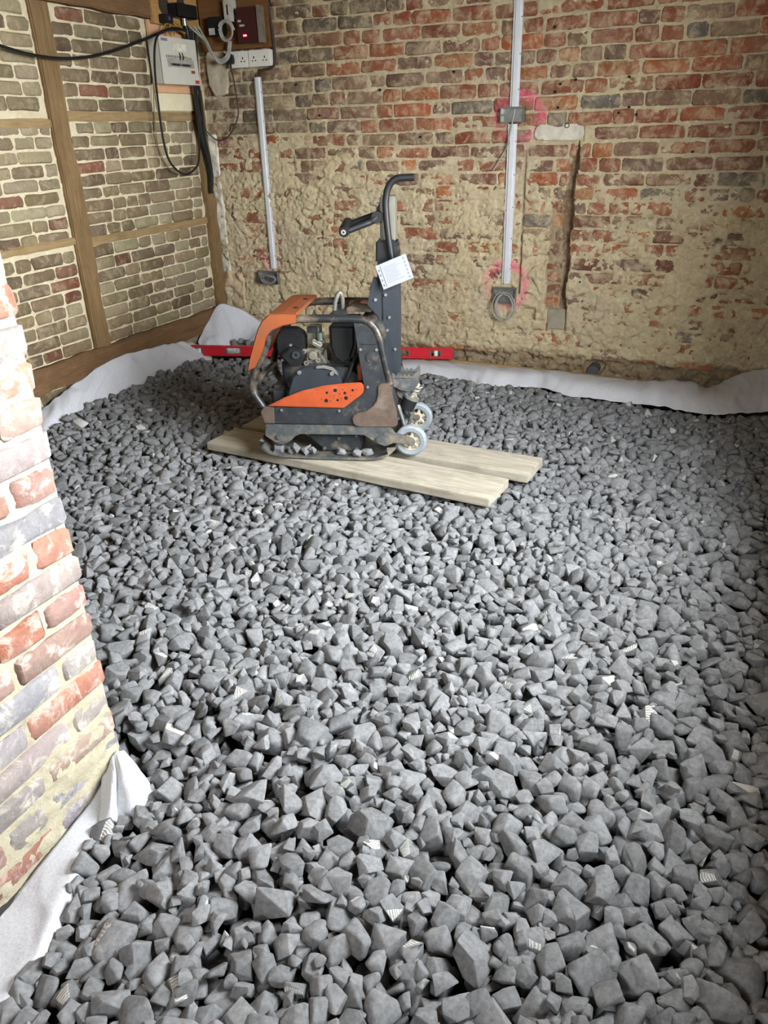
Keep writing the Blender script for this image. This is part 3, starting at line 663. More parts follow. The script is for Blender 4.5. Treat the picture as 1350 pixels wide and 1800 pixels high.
# handle: bent grip bar in front of the post, and the control lever with its roller
MB().tube(spline([(.244, .158, .822), (.237, .156, .876), (.231, .155, .929), (.226, .155, .998), (.226, .155, 1.038), (.234, .155, 1.078), (.252, .155, 1.105), (.277, .155, 1.117), (.306, .155, 1.119), (.337, .155, 1.120)], 6), .0135, 14).build('handle_bar', S_DRK, pc, True)
MB().tube(spline([(.192, .165, .982), (.165, .158, .962), (.140, .150, .953), (.100, .140, .940), (.066, .130, .928)], 6), [.015] * 6 + [.013] * 19, 12).build('lever_arm', S_DRK, pc, True)
MB().tube(spline([(.190, .215, .984), (.154, .222, .975), (.100, .225, .957), (.060, .225, .942)], 6), .0125, 12).build('lever_arm', S_DRK, pc, True)
gp = MB().tube([(.058, .245, .948), (.058, .235, .948), (.062, .15, .936), (.063, .11, .930), (.063, .104, .929)], [.018, .023, .023, .021, .018], 18).build('lever_grip', S_DRK, pc, True)
MB().lathe([(.004, 0), (.010, 0), (.010, .004), (.004, .004)], (.063, .101, .929), (0, 1, 0), 16).build('grip_end_ring', S_ZNC, gp, True)

# ------------------------------------------------------------------ laminated instruction sheet hanging on the post
def sheet_mat():
    s = NT('printed_sheet'); o = s.obj(); sx = s.n('ShaderNodeSeparateXYZ'); s.put(sx.inputs[0], o)
    x, y = sx.outputs[0], sx.outputs[1]
    w = s.math('FRACT', s.math('MULTIPLY', y, 150.0)); row = s.math('GREATER_THAN', w, 0.6)
    iny = s.math('MULTIPLY', s.math('GREATER_THAN', y, 0.014), s.math('LESS_THAN', y, 0.084))
    inx = s.math('MULTIPLY', s.math('GREATER_THAN', x, 0.026), s.math('LESS_THAN', x, s.ramp(s.noise(s.scale(o, (1, 60, 1)), 1.0, 1), 0.3, 0.7, 0.06, 0.106)))
    k = s.math('MULTIPLY', s.math('MULTIPLY', inx, iny), s.math('MULTIPLY', row, s.ramp(s.noise(o, 320, 2), 0.42, 0.5, 0.1, 0.42)))
    return s.done(s.mix(k, C(140, 143, 152), C(60, 64, 74)), 0.6)
sh = empty('instruction_sheet'); A_, B_ = math.cos(math.radians(15.8)), math.sin(math.radians(15.8))
def loc2w(u, v, w): return Vector((-1.467 + u * A_ - v * B_, 2.740 + u * B_ + v * A_, 0.060 + w))
o0 = loc2w(.182, .125, .797); ex = (loc2w(.304, .125, .844) - o0).normalized(); ey = (loc2w(.217, .105, .706) - o0); ey = (ey - ex * ey.dot(ex)).normalized(); ez = ex.cross(ey)
sh.matrix_world = Matrix(((ex.x, ey.x, ez.x, o0.x), (ex.y, ey.y, ez.y, o0.y), (ex.z, ey.z, ez.z, o0.z), (0, 0, 0, 1)))
tag(sh, 'white printed instruction sheet in a clear pouch hanging on the compactor post', 'sheet')
MB().box((0, 0, -.0004), (.131, .097, .0004)).build('paper', sheet_mat(), sh)
MB().box((.0165, .006, -.0010), (.0178, .091, -.0005)).build('printed_line', S_HOLE, sh)
ic = mat('printed_icons', C(66, 70, 78), 0.6)
for k in range(6): MB().lathe([(.0022, 0), (.0036, 0), (.0036, .0004), (.0022, .0004)], (.117, .012 + .0150 * k, -.0010), (0, 0, 1), 12).build('printed_icon', ic, sh)
for k in range(4): MB().box((.006, .018 + .02 * k, -.0010), (.010, .026 + .02 * k, -.0005)).build('printed_icon', ic, sh)
pm_ = NT('clear_pouch'); pm_.b.inputs['Transmission Weight'].default_value = 1.0; pm_.b.inputs['IOR'].default_value = 1.05; pm_.b.inputs['Alpha'].default_value = 0.25
MB().box((-.006, -.022, .0012), (.140, .103, .0018)).build('clear_pouch', pm_.done(C(235, 235, 235), 0.12), sh)

# ------------------------------------------------------------------ long red spirit level lying along the back wall
lv = empty('spirit_level', (-3.188, 4.045, 0.046), math.atan2(4.500 - 4.045, -1.540 + 3.188))
tag(lv, 'long red aluminium spirit level resting on edge behind the compactor', 'spirit level')
LL, LH, LT = 1.712, 0.066, 0.026
RED_A = mat('red_anodised', C(196, 36, 48), 0.4, 0.1, 0.08, 20); RED_D = mat('red_recess', C(150, 24, 34), 0.5, 0, 0.08, 20); S_CAP = mat('grey_rubber_cap', C(84, 86, 88), 0.7)
holes = [(.030, .075), (.235, .335), (.78, .93), (LL - .385, LL - .275), (LL - .140, LL - .075)]
b = MB().box((0, 0, 0), (LL, LT, .013)).box((0, 0, LH - .013), (LL, LT, LH)); x0 = 0
for h0, h1 in holes + [(LL, LL)]: b.box((x0, .004, .012), (h0, LT - .004, LH - .012)); x0 = h1
b.build('body', RED_A, lv, bevel=.0015)
for k, (h0, h1) in enumerate(holes):
    b = MB().box((h0 - .004, .002, .013), (h0 + .004, LT - .002, LH - .013)).box((h1 - .004, .002, .013), (h1 + .004, LT - .002, LH - .013))
    fr_ = b.build('opening_frame', S_CAP, lv, bevel=.001)
    if k in (0, 2, 4):
        MB().cyl(((h0 + h1) / 2, LT / 2, .016), ((h0 + h1) / 2, LT / 2, LH - .016), .0125, 16).build('vial', mat('clear_vial', C(206, 214, 206), 0.15), lv, True)
for x in (-.010, LL): MB().box((x, -.001, -.001), (x + .010, LT + .001, LH + .001)).build('end_cap', S_CAP, lv, bevel=.003)

# ------------------------------------------------------------------ white geotextile membrane
def fleece_mat():
    s = NT('white_fleece'); o = s.pos
    f = s.noise(o, 160, 5, 0.7); s.bump(s.math('ADD', f, s.math('MULTIPLY', s.noise(o, 22, 4), 1.5)), 0.35, 0.004)
    return s.done(s.mix(s.ramp(f, 0.3, 0.7), C(178, 180, 187), C(202, 204, 209)), 0.9, 0, 0.1)
M['fleece'] = fleece_mat()
def cat1(vals, t):
    n = len(vals) - 1; x = min(max(t * n, 0), n - 1e-6); i = int(x); f = x - i
    p = [Vector(vals[max(0, min(n, i + k))]) for k in (-1, 0, 1, 2)]
    return 0.5 * ((2 * p[1]) + (p[2] - p[0]) * f + (2 * p[0] - 5 * p[1] + 4 * p[2] - p[3]) * f * f + (3 * p[1] - p[0] - 3 * p[2] + p[3]) * f ** 3)
def membrane(rails, label, nu, nv, amp, seed, fold=7.0):
    """cloth lofted through several rails, with wrinkles running across it"""
    V = np.zeros((nv + 1, nu + 1, 3))
    for i in range(nu + 1):
        cs = [cat1(r, i / nu) for r in rails]
        for j in range(nv + 1): V[j, i] = cat1(cs, j / nv)
    du = np.gradient(V, axis=1); dv = np.gradient(V, axis=0); N = np.cross(du, dv); N /= np.linalg.norm(N, axis=2, keepdims=True) + 1e-9
    U, W = np.meshgrid(np.linspace(0, 1, nu + 1) * fold, np.linspace(0, 1, nv + 1)); 
    wr = (fbm(U * 2.5 + W * 1.8, W * 1.2 + U * .2, seed, 4) - .5) * 2 + 0.8 * (np.abs(fbm(U * 1.2 - W * 1.4, W * 1.1, seed + 9, 3) - .5) * 4 - .7)
    N *= np.sign(N[:, :, 2:3].mean()) or 1
    V = V + N * (wr * amp)[..., None]
    I = np.arange((nu + 1) * (nv + 1)).reshape(nv + 1, nu + 1)
    F = np.stack([I[:-1, :-1], I[:-1, 1:], I[1:, 1:], I[1:, :-1]], -1).reshape(-1, 4)
    o = link('geotextile_membrane', np_mesh('geotextile_membrane', V.reshape(-1, 3), F), M['fleece'])
    md = o.modifiers.new('thickness', 'SOLIDIFY'); md.thickness = 0.0025
    return tag(o, label, 'membrane', 'white membrane turned up along the walls')
membrane([[(-3.235, 2.45, .05), (-3.235, 2.85, .090), (-3.235, 3.08, .145), (-3.235, 3.41, .192), (-3.235, 3.72, .172), (-3.235, 4.03, .135), (-3.225, 4.20, .07)],
          [(-3.150, 2.42, .04), (-3.165, 2.82, .080), (-3.175, 3.06, .115), (-3.185, 3.36, .135), (-3.200, 3.70, .125), (-3.165, 4.02, .095), (-3.12, 4.16, .045)],
          [(-3.050, 2.38, .03), (-3.085, 2.74, .040), (-3.125, 2.99, .055), (-3.150, 3.24, .065), (-3.165, 3.63, .065), (-3.115, 3.98, .050), (-3.06, 4.10, .020)],
          [(-3.000, 2.36, -.03), (-3.025, 2.72, -.03), (-3.060, 2.97, -.02), (-3.085, 3.22, -.02), (-3.095, 3.62, -.02), (-3.055, 3.98, -.02), (-3.00, 4.08, -.03)]],
         'white membrane strip folded up against the left timber-framed wall', 110, 22, .014, 3, 10)
membrane([[(-3.245, 4.20, .10), (-3.240, 4.34, .205), (-3.235, 4.50, .290), (-3.10, 4.585, .225), (-2.96, 4.590, .150), (-2.83, 4.590, .090), (-2.68, 4.590, .05)],
          [(-3.225, 4.19, .08), (-3.200, 4.30, .160), (-3.165, 4.43, .215), (-3.07, 4.50, .120), (-2.94, 4.53, .125), (-2.82, 4.53, .080), (-2.66, 4.55, .04)],
          [(-3.210, 4.18, .07), (-3.130, 4.28, .120), (-3.080, 4.36, .110), (-3.04, 4.40, .065), (-2.93, 4.42, .085), (-2.80, 4.46, .060), (-2.64, 4.50, .03)],
          [(-3.200, 4.15, .00), (-3.100, 4.22, .020), (-3.040, 4.28, .010), (-3.00, 4.32, .010), (-2.92, 4.35, .010), (-2.78, 4.40, .000), (-2.62, 4.45, .00)]],
         'white membrane gathered up into the far corner behind the spirit level', 80, 26, .011, 21, 5)
membrane([[(-2.50, 4.57, .02), (-1.95, 4.555, .000), (-1.72, 4.55, .010), (-1.43, 4.55, .006), (-1.11, 4.55, .010), (-.73, 4.55, .005), (-.47, 4.55, .000), (-.386, 4.55, -.014), (-.176, 4.55, .024), (-.023, 4.55, .000), (.08, 4.56, .070), (.208, 4.58, .116), (.34, 4.58, .12), (.425, 4.58, .10)],
          [(-2.48, 4.48, .04), (-1.92, 4.47, .025), (-1.66, 4.47, .035), (-1.36, 4.46, .030), (-1.05, 4.46, .035), (-.74, 4.43, .040), (-.50, 4.42, .035), (-.386, 4.42, .035), (-.18, 4.40, .060), (-.02, 4.38, .035), (.10, 4.44, .070), (.22, 4.45, .095), (.34, 4.47, .09), (.425, 4.47, .08)],
          [(-2.46, 4.40, .04), (-1.85, 4.35, .035), (-1.48, 4.34, .040), (-1.26, 4.30, .045), (-.96, 4.34, .045), (-.76, 4.25, .050), (-.57, 4.24, .050), (-.385, 4.23, .050), (-.19, 4.20, .055), (-.05, 4.18, .045), (.10, 4.24, .050), (.24, 4.30, .060), (.34, 4.33, .06), (.425, 4.33, .05)],
          [(-2.46, 4.34, -0.020), (-1.83, 4.28, -0.010), (-1.43, 4.26, -0.010), (-1.23, 4.19, -0.005), (-.94, 4.245, -0.005), (-.755, 4.155, 0.000), (-.585, 4.135, 0.000), (-.385, 4.13, 0.000), (-.19, 4.09, 0.005), (-.06, 4.06, 0.005), (.12, 4.12, 0.005), (.26, 4.20, 0.005), (.34, 4.24, 0.000), (.425, 4.26, 0.000)]],
         'long white membrane edge lying along the foot of the back wall', 190, 20, .0115, 33, 20)
membrane([[(-1.195, 0.985, -.005), (-1.190, .922, -.040), (-1.190, .74, -.069), (-1.190, .643, -.086), (-1.190, .45, -.095), (-1.190, .20, -.10)],
          [(-1.150, 0.925, -.035), (-1.130, .870, -.045), (-1.110, .70, -.055), (-1.085, .60, -.062), (-1.07, .40, -.065), (-1.06, .16, -.065)],
          [(-1.125, 0.875, -.065), (-1.098, .800, -.050), (-1.055, .670, -.045), (-1.018, .570, -.045), (-.985, .38, -.045), (-.96, .13, -.045)],
          [(-1.105, 0.850, -.085), (-1.075, .770, -.075), (-1.025, .640, -.065), (-.985, .540, -.065), (-.950, .36, -.065), (-.93, .10, -.065)]],
         'white membrane strip at the foot of the bright near brick wall', 60, 20, .0035, 45, 5)
membrane([[(-1.195, .960, -.020), (-1.190, .985, .000), (-1.188, 1.005, .020), (-1.186, 1.015, .020), (-1.184, 1.030, .010)],
          [(-1.150, .905, -.030), (-1.135, .935, .010), (-1.140, .960, .006), (-1.115, .965, .020), (-1.125, 1.010, -.010)],
          [(-1.125, .865, -.050), (-1.105, .890, -.020), (-1.112, .915, -.035), (-1.075, .935, -.010), (-1.070, .990, -.040)],
          [(-1.118, .845, -.085), (-1.090, .865, -.075), (-1.090, .890, -.080), (-1.050, .925, -.055), (-1.035, .970, -.080)]],
         'pleated tuft of white membrane at the corner of the near brick wall', 44, 24, .0035, 57, 4)

# loose timber along the foot of the back wall
o = MB().box((0, 0, 0), (1.62, .035, .055)).build('batten', M['batten'], bevel=.003); o.location = (-1.82, 4.575, -.034); o.rotation_euler = (0, math.radians(1.2), 0)
tag(o, 'thin raw timber batten lying between the back wall and white membrane', 'batten')

# ------------------------------------------------------------------ cable capping and boxes on the back wall
WHT = mat('white_steel_capping', C(206, 208, 212), 0.4, 0.25, 0.06, 20); GALV = mat('galvanised_steel', C(150, 152, 148), 0.38, 0.75, 0.25, 22, 0.1, C(92, 92, 88), 0.52, 0.7)
GRYC = mat('grey_cable', C(150, 148, 142), 0.5); BLKC = mat('black_cable', C(20, 20, 21), 0.5); BRNC = mat('brown_cable', C(58, 46, 38), 0.55)
def capping(x, z0, z1, w, label, lean=0.0):
    """top-hat metal strip: raised channel between two nailed flanges"""
    h = w / 2; e = empty('cable_capping', (x, YB - .012, z0)); e.rotation_euler = (0, lean, 0); L = z1 - z0
    MB().prism([(-h, 0), (-h, -.002), (-h * .55, -.002), (-h * .45, -.013), (h * .45, -.013), (h * .55, -.002), (h, -.002), (h, 0), (h * .5, 0), (h * .38, -.011), (-h * .38, -.011), (-h * .5, 0)], 0, L, 'xy').build('channel', WHT, e, bevel=.0006)
    n = max(2, int(L / .16))
    for k in range(n): MB().cyl((h * .8, -.0022, L * (k + .5) / n), (h * .8, -.0034, L * (k + .5) / n), .0032, 8).build('nail', S_RST, e)
    return tag(e, label, 'cable capping', 'white metal capping strips on the back wall')
capping(-2.863, .524, 1.650, .052, 'white metal capping strip below the plug sockets', math.radians(0.1))
capping(-1.247, 1.437, 2.43, .050, 'white metal capping strip rising above the upper back box', 0)
capping(-1.251, .498, 1.352, .052, 'white metal capping strip between the two back boxes', 0)
def back_box(x0, x1, z0, z1, depth, label):
    e = empty('back_box', ((x0 + x1) / 2, YB - .016, z0)); w = (x1 - x0) / 2; h = z1 - z0; t = .0022
    b = MB().box((-w, -.004, 0), (w, 0, h)).box((-w, -depth, 0), (-w + t, 0, h)).box((w - t, -depth, 0), (w, 0, h)).box((-w, -depth, 0), (w, 0, t)).box((-w, -depth, h - t), (w, 0, h))
    b.build('steel_shell', GALV, e)
    for s in (-1, 1): MB().cyl((s * (w - .012), -.012, h / 2), (s * (w - .012), -depth + .004, h / 2), .005, 8).build('screw_lug', GALV, e)
    MB().cyl((w - .02, -.0055, h - .015), (w - .02, -.004, h - .015), .006, 10).build('knockout', S_ZNC, e)
    return tag(e, label, 'back box', 'galvanised back boxes on the back wall')
back_box(-1.314, -1.182, 1.362, 1.434, .032, 'galvanised switch back box between the two right capping strips')
back_box(-1.316, -1.184, .390, .478, .032, 'galvanised socket back box with coiled wire below the right capping')
back_box(-2.968, -2.820, .425, .508, .032, 'galvanised back box stuffed with grey cable below the left capping')
def cable(name, pts, r, m, label, cat='cable', n=8, seg=8):
    return tag(MB().tube(spline(pts, seg), r, n).build(name, m, smooth=True), label, cat)
def coil(cx, y, cz, rx, rz, turns, r, m, label, name, seed, spread=.02):
    rnd = random.Random(seed); P = []
    for k in range(int(turns * 12)):
        q = k * math.pi / 6; j = 1 + .10 * math.sin(q * .37 + seed) + rnd.uniform(-.03, .03)
        P.append((cx + rx * j * math.cos(q) + .006 * math.sin(q * .5), y - spread * (k / (turns * 12)) + rnd.uniform(-.003, .003), cz + rz * j * math.sin(q)))
    return cable(name, P, r, m, label, 'cable', 6, 3)
coil(-1.243, YB - .052, .372, .062, .078, 3.4, .0035, GRYC, 'loose coil of grey twin wire hanging from the lower right back box', 'wire_coil', 4)
coil(-2.895, YB - .030, .455, .055, .024, 5.5, .0052, mat('grey_flat_cable', C(112, 112, 112), 0.5), 'bunched grey cable pushed into the left back box', 'wire_coil', 9, .03)
cable('bare_wire', [(-1.241, YB - .020, 1.425), (-1.250, YB - .030, 1.36), (-1.262, YB - .034, 1.29), (-1.278, YB - .024, 1.235), (-1.305, YB - .022, 1.19), (-1.352, YB - .020, 1.12)], .0035, GRYC, 'thin grey wire trailing out of the upper back box')

# ------------------------------------------------------------------ electrics in the far corner
PLY = wood_mat('plywood', C(150, 112, 64), C(176, 138, 86), 1, 4); PNK = mat('pinkish_board', C(196, 152, 116), 0.85, var=0.08, scale=12)
DPLY = wood_mat('dark_plywood', C(98, 66, 36), C(122, 86, 50), 0, 4)
def slab(name, lo, hi, m, label, cat, bevel=.002):
    c = ((lo[0] + hi[0]) / 2, (lo[1] + hi[1]) / 2, lo[2])
    o = MB().box([lo[i] - c[i] for i in range(3)], [hi[i] - c[i] for i in range(3)]).build(name, m, bevel=bevel, loc=c)
    return tag(o, label, cat)
slab('backing_board', (XL + .004, 4.150, 1.572), (XL + .022, 4.560, 1.935), PNK, 'pinkish backing board fixed behind the grey fuse box', 'board')
slab('painted_board', (XL + .004, 4.150, 1.478), (XL + .020, 4.490, 1.570), mat('off_white_board', C(206, 196, 166), 0.85, var=0.08), 'off-white painted board on the left wall below the fuse box', 'board')
pl = slab('plywood_panel', (XL + .030, 4.165, 1.915), (XL + .052, 4.600, 2.300), PLY, 'tan plywood panel with round cut-outs above the fuse box', 'board')
for y, z, r_ in ((-.105, .095, .048), (.055, .125, .035)): MB().cyl((.009, y, z), (.0125, y, z), r_, 24).build('round_cutout', mat('shadowed_hole', C(52, 46, 36), 0.9), pl)
slab('meter_board', (-3.215, YB - .045, 1.800), (-2.735, YB - .014, 2.300), DPLY, 'dark plywood meter board high on the back wall', 'board')
# fuse box
cu = empty('fuse_box', (XL + .024, 4.290, 1.615)); tag(cu, 'grey metal fuse box with a row of breakers on the left wall', 'fuse box')
GBX = mat('light_grey_enclosure', C(186, 184, 172), 0.5, 0, 0.05, 20)
MB().box((0, -.170, 0), (.075, .170, .232)).build('enclosure', GBX, cu, bevel=.004)
fc = MB().box((.075, -.172, -.002), (.084, .172, .234)).build('front_cover', GBX, cu, bevel=.003)
MB().box((.084, -.120, .085), (.087, .128, .130)).build('breaker_window', mat('breaker_grey', C(150, 148, 140), 0.5), fc)
for k in range(11): MB().box((.086, -.096 + .018 * k, .092), (.0905, -.084 + .018 * k, .104)).build('breaker_switch', S_DRK if k % 5 else S_GRY, fc)
for k in range(12): MB().box((.084, -.125 + .0165 * k, .132), (.0855, -.118 + .0165 * k, .144)).build('circuit_label', S_GRY, fc)
for y0, y1, z0, z1, mm in ((-.055, .07, .170, .205, mat('cream_label', C(206, 202, 184), 0.6)), (.070, .115, .120, .140, mat('olive_label', C(140, 138, 104), 0.6)), (.096, .132, .058, .074, mat('red_brown_label', C(134, 66, 48), 0.6)), (.125, .165, .006, .024, mat('red_label', C(168, 52, 40), 0.6)), (-.155, -.098, .212, .226, mat('violet_label', C(112, 104, 128), 0.6))):
    MB().box((.084, y0, z0), (.0848, y1, z1)).build('sticker', mm, fc)
for y in (-.005, .020): MB().tube([(.086, y, .122), (.094, y + .004, .135), (.088, y + .002, .160)], .0035, 6).build('breaker_lever', S_DRK, fc)
# black junction box and small switch on the plywood
jb = empty('junction_box', (XL + .054, 4.400, 1.955)); tag(jb, 'black junction box with cable gland above the fuse box', 'junction box')
MB().box((0, -.098, 0), (.062, .098, .068)).build('body', BLKC, jb, bevel=.005); MB().box((.062, -.098, 0), (.068, .098, .068)).build('lid', BLKC, jb, bevel=.003)
MB().cyl((.030, .01, -.035), (.030, .01, 0), .014, 12).build('gland', S_ZNC, jb, True)
MB().tube([(.034, .012, -.035), (.036, .018, -.075), (.030, .030, -.11)], .016, 10).build('sleeve', BLKC, jb, True)
js = empty('switch_module', (XL + .054, 4.250, 1.918)); tag(js, 'small black switch module beside the black junction box', 'switch')
MB().box((0, -.038, 0), (.045, .038, .045)).build('body', BLKC, js, bevel=.004); MB().box((.045, -.010, .015), (.049, .006, .032)).build('rocker', S_GRY, js)
# dark meter, white module, meter with red display
YM = YB - .046
dm = empty('electricity_meter', (-3.075, YM, 1.872)); tag(dm, 'small black meter with a white label on the dark board', 'meter')
MB().box((-.052, -.055, 0), (.052, 0, .098)).build('body', S_DRK, dm, bevel=.006); MB().box((-.040, -.057, .006), (.000, -.055, .040)).build('label_plate', mat('meter_label', C(176, 174, 166), 0.6), dm)
MB().cyl((.03, -.060, .03), (.03, -.055, .03), .006, 10).build('seal', S_ZNC, dm)
wm = empty('timer_module', (-2.972, YM, 1.938)); tag(wm, 'narrow white timer module above the grey cable coil', 'timer')
MB().box((-.036, -.045, 0), (.030, 0, .110)).build('body', mat('white_module', C(176, 176, 166), 0.5), wm, bevel=.004); MB().box((-.012, -.0465, .035), (-.002, -.045, .085)).build('slot', S_DRK, wm)
mt = empty('display_meter', (-2.845, YM, 1.824)); tag(mt, 'dark red meter with two lit red indicator lamps', 'meter')
MB().box((-.072, -.062, 0), (.072, 0, .178)).build('body', mat('maroon_case', C(58, 24, 24), 0.35), mt, bevel=.006)
MB().box((.074, -.07, -.004), (.090, 0, .182)).build('clear_cover', mat('smoky_plastic', C(112, 104, 92), 0.25), mt, bevel=.004)
for u, w, a_ in ((-.058, .105, .022), (-.048, .082, .034)): MB().box((u, -.0632, w), (u + a_, -.062, w + .010)).build('label_plate', mat('meter_label_small', C(170, 166, 160), 0.6), mt)
le = NT('red_lamp'); le.b.inputs['Emission Color'].default_value = (1, .05, .08, 1); le.b.inputs['Emission Strength'].default_value = 6
le = le.done(C(230, 40, 50), 0.4)
for u in (-.022, -.010): MB().cyl((u, -.0655, .036), (u, -.062, .036), .0045, 12).build('indicator_lamp', le, mt)
# plug sockets
SOC = mat('white_socket', C(206, 204, 196), 0.4, 0, 0.04, 20)
def twin(x0, x1, label):
    e = empty('plug_socket', ((x0 + x1) / 2, YB - .012, 1.704)); w = (x1 - x0) / 2 - .001
    MB().box((-w, -.034, 0), (w, 0, .084)).build('mounting_box', SOC, e, bevel=.003)
    f = MB().box((-w, -.042, -.001), (w, -.034, .085)).build('faceplate', SOC, e, bevel=.0025)
    for s in (-1, 1):
        c = s * w * .5
        for dx, dz, a_, b_ in ((0, .047, .0035, .006), (-.011, .030, .005, .0028), (.011, .030, .005, .0028)): MB().box((c + dx - a_, -.0428, dz - b_), (c + dx + a_, -.042, dz + b_)).build('pin_slot', S_HOLE, f)
        MB().box((s * .012 - .006, -.0450, .060), (s * .012 + .006, -.042, .076)).build('rocker_switch', SOC, f, bevel=.001)
    return tag(e, label, 'socket', 'white twin plug sockets')
twin(-3.040, -2.890, 'white twin plug socket with a black plug in it'); twin(-2.888, -2.735, 'white twin plug socket nearer the metal capping strip')
pg = empty('power_plug', (-3.004, YB - .056, 1.722)); tag(pg, 'black three-pin plug in the left twin socket', 'plug')
MB().prism([(-.022, .0), (.022, .0), (.024, .035), (.014, .054), (-.014, .054), (-.024, .035)], -.036, -.001).build('body', BLKC, pg, bevel=.005)
MB().cyl((0, -.018, -.022), (0, -.018, .002), .0055, 8).build('cord_grip', BLKC, pg, True)
# cables
cable('plug_lead', [(-3.004, YB - .074, 1.700), (-3.010, 4.59, 1.642), (-2.999, 4.59, 1.518), (-3.005, 4.59, 1.44), (-3.073, 4.59, 1.346), (-3.152, 4.585, 1.308), (-3.205, 4.56, 1.339), (-3.225, 4.53, 1.40), (-3.222, 4.50, 1.55)], .0042, BRNC, 'thin dark lead hanging from the black plug to the corner')
cable('loop_cable', [(-3.150, 4.36, 1.895), (-3.146, 4.258, 1.885), (-3.146, 4.127, 1.868), (-3.146, 4.055, 1.809), (-3.146, 4.019, 1.684), (-3.146, 4.007, 1.515), (-3.146, 4.007, 1.327), (-3.150, 4.046, 1.206), (-3.155, 4.166, 1.134), (-3.160, 4.286, 1.154), (-3.165, 4.351, 1.208), (-3.180, 4.40, 1.335), (-3.190, 4.43, 1.49), (-3.195, 4.46, 1.62)], .0062, BLKC, 'black cable drooping in a long loop below the fuse box')
cable('thin_cable', [(-3.246, 4.162, 1.835), (-3.248, 4.115, 1.607), (-3.254, 4.092, 1.432), (-3.256, 4.092, 1.281), (-3.256, 4.166, 1.164), (-3.250, 4.258, 1.127)], .0035, mat('drab_cable', C(112, 100, 78), 0.6), 'thin drab cable following the black loop on the left wall')
cable('supply_cable', [(-3.235, 2.40, 1.90), (-3.220, 2.75, 1.79), (-3.216, 3.029, 1.732), (-3.216, 3.222, 1.705), (-3.216, 3.442, 1.703), (-3.216, 3.694, 1.737), (-3.216, 3.982, 1.808), (-3.205, 4.164, 1.862), (-3.190, 4.30, 1.900), (-3.19, 4.41, 1.890), (-3.19, 4.43, 1.86)], .0075, BLKC, 'black cable sagging across the left wall to the fuse box')
for k, (dy, dx, r_, lab) in enumerate(((0, 0, .013, 'thick black cable running down the corner beside the fuse box, thickest of three'), (.035, .004, .009, 'black cable nearest the back wall of those down the corner'), (-.022, .010, .006, 'thin black cable down the corner nearest the fuse box'))):
    cable('corner_cable', [(-3.20 + dx, 4.475 + dy, 1.90), (-3.20 + dx, 4.455 + dy, 1.70), (-3.205 + dx, 4.455 + dy, 1.622), (-3.208 + dx, 4.462 + dy, 1.477), (-3.210 + dx, 4.470 + dy * .8, 1.335), (-3.212 + dx, 4.497 + dy * .6, 1.236), (-3.214 + dx, 4.520 + dy * .4, 1.135), (-3.216 + dx, 4.515 + dy * .3, 1.00 + .04 * k)], r_, BLKC, lab)
coil(-2.984, YM - .062, 1.892, .045, .048, 3.5, .0055, GRYC, 'coil of grey cable hung below the white timer module', 'cable_coil', 2, .02)
for k in range(3):
    cable('grey_cable', [(-3.208 + .02 * k, 4.47 + .02 * k, 1.925), (-3.146 + .012 * k, 4.52, 1.853 - .008 * k), (-3.115 + .010 * k, 4.53, 1.787 - .008 * k), (-3.062, 4.54, 1.748 - .010 * k), (-3.010 + .006 * k, 4.545, 1.772 - .008 * k), (-2.990 + .008 * k, 4.55, 1.840)], .005, GRYC, ('grey cable looping from the fuse box to the meters, uppermost of three', 'grey cable looping from the fuse box to the meters, middle of three', 'grey cable looping from the fuse box to the meters, lowest of three')[k])
for k in range(3): cable('yellow_cable', [(-3.212, 4.22 + .05 * k, 1.865), (-3.196, 4.215 + .05 * k, 1.90), (-3.19, 4.25 + .045 * k, 1.918 + .006 * k), (-3.19, 4.33 + .03 * k, 1.895), (-3.19, 4.40, 1.880)], .004, mat('yellow_brown_wire', C(150, 122, 56), 0.55), ('yellowish wire above the fuse box, farthest from the corner', 'yellowish wire above the fuse box, between the other two', 'yellowish wire above the fuse box, nearest the corner')[k])
cable('conduit_cable', [(-2.715, YB - .030, 2.30), (-2.735, YB - .028, 2.036), (-2.728, YB - .028, 1.923), (-2.716, YB - .028, 1.822), (-2.722, YB - .026, 1.72), (-2.755, YB - .026, 1.692), (-2.814, YB - .026, 1.683), (-2.850, YB - .022, 1.654)], .0075, BRNC, 'dark cable passing the sockets into the left capping strip')
# torn paper-backed plaster under the meters
lump('torn_plaster', 'back', -3.225, -3.065, 1.555, 1.835, YB, .020, mat('grey_torn_plaster', C(176, 164, 142), 0.9, var=0.12), wall_back, 66, rnd=2.2, amp=.008)
cap_l = (XL, 4.60)

for x_, z_ in ((-1.055, 1.795), (-.925, 1.552), (-1.03, 1.500), (-1.005, 1.535), (-.655, 1.553), (-.690, 1.390), (-.640, 1.415), (-.600, 1.380), (-.300, 1.200), (-1.01, 1.425), (-.815, .525), (-1.60, 1.62), (-2.05, 1.55), (-2.45, 1.43), (-1.80, 1.30), (-2.60, 1.60)):
    MB().cyl((x_, YB - .010, z_), (x_, YB + .004, z_), .0062, 10).build('drill_hole', S_HOLE, wall_back)
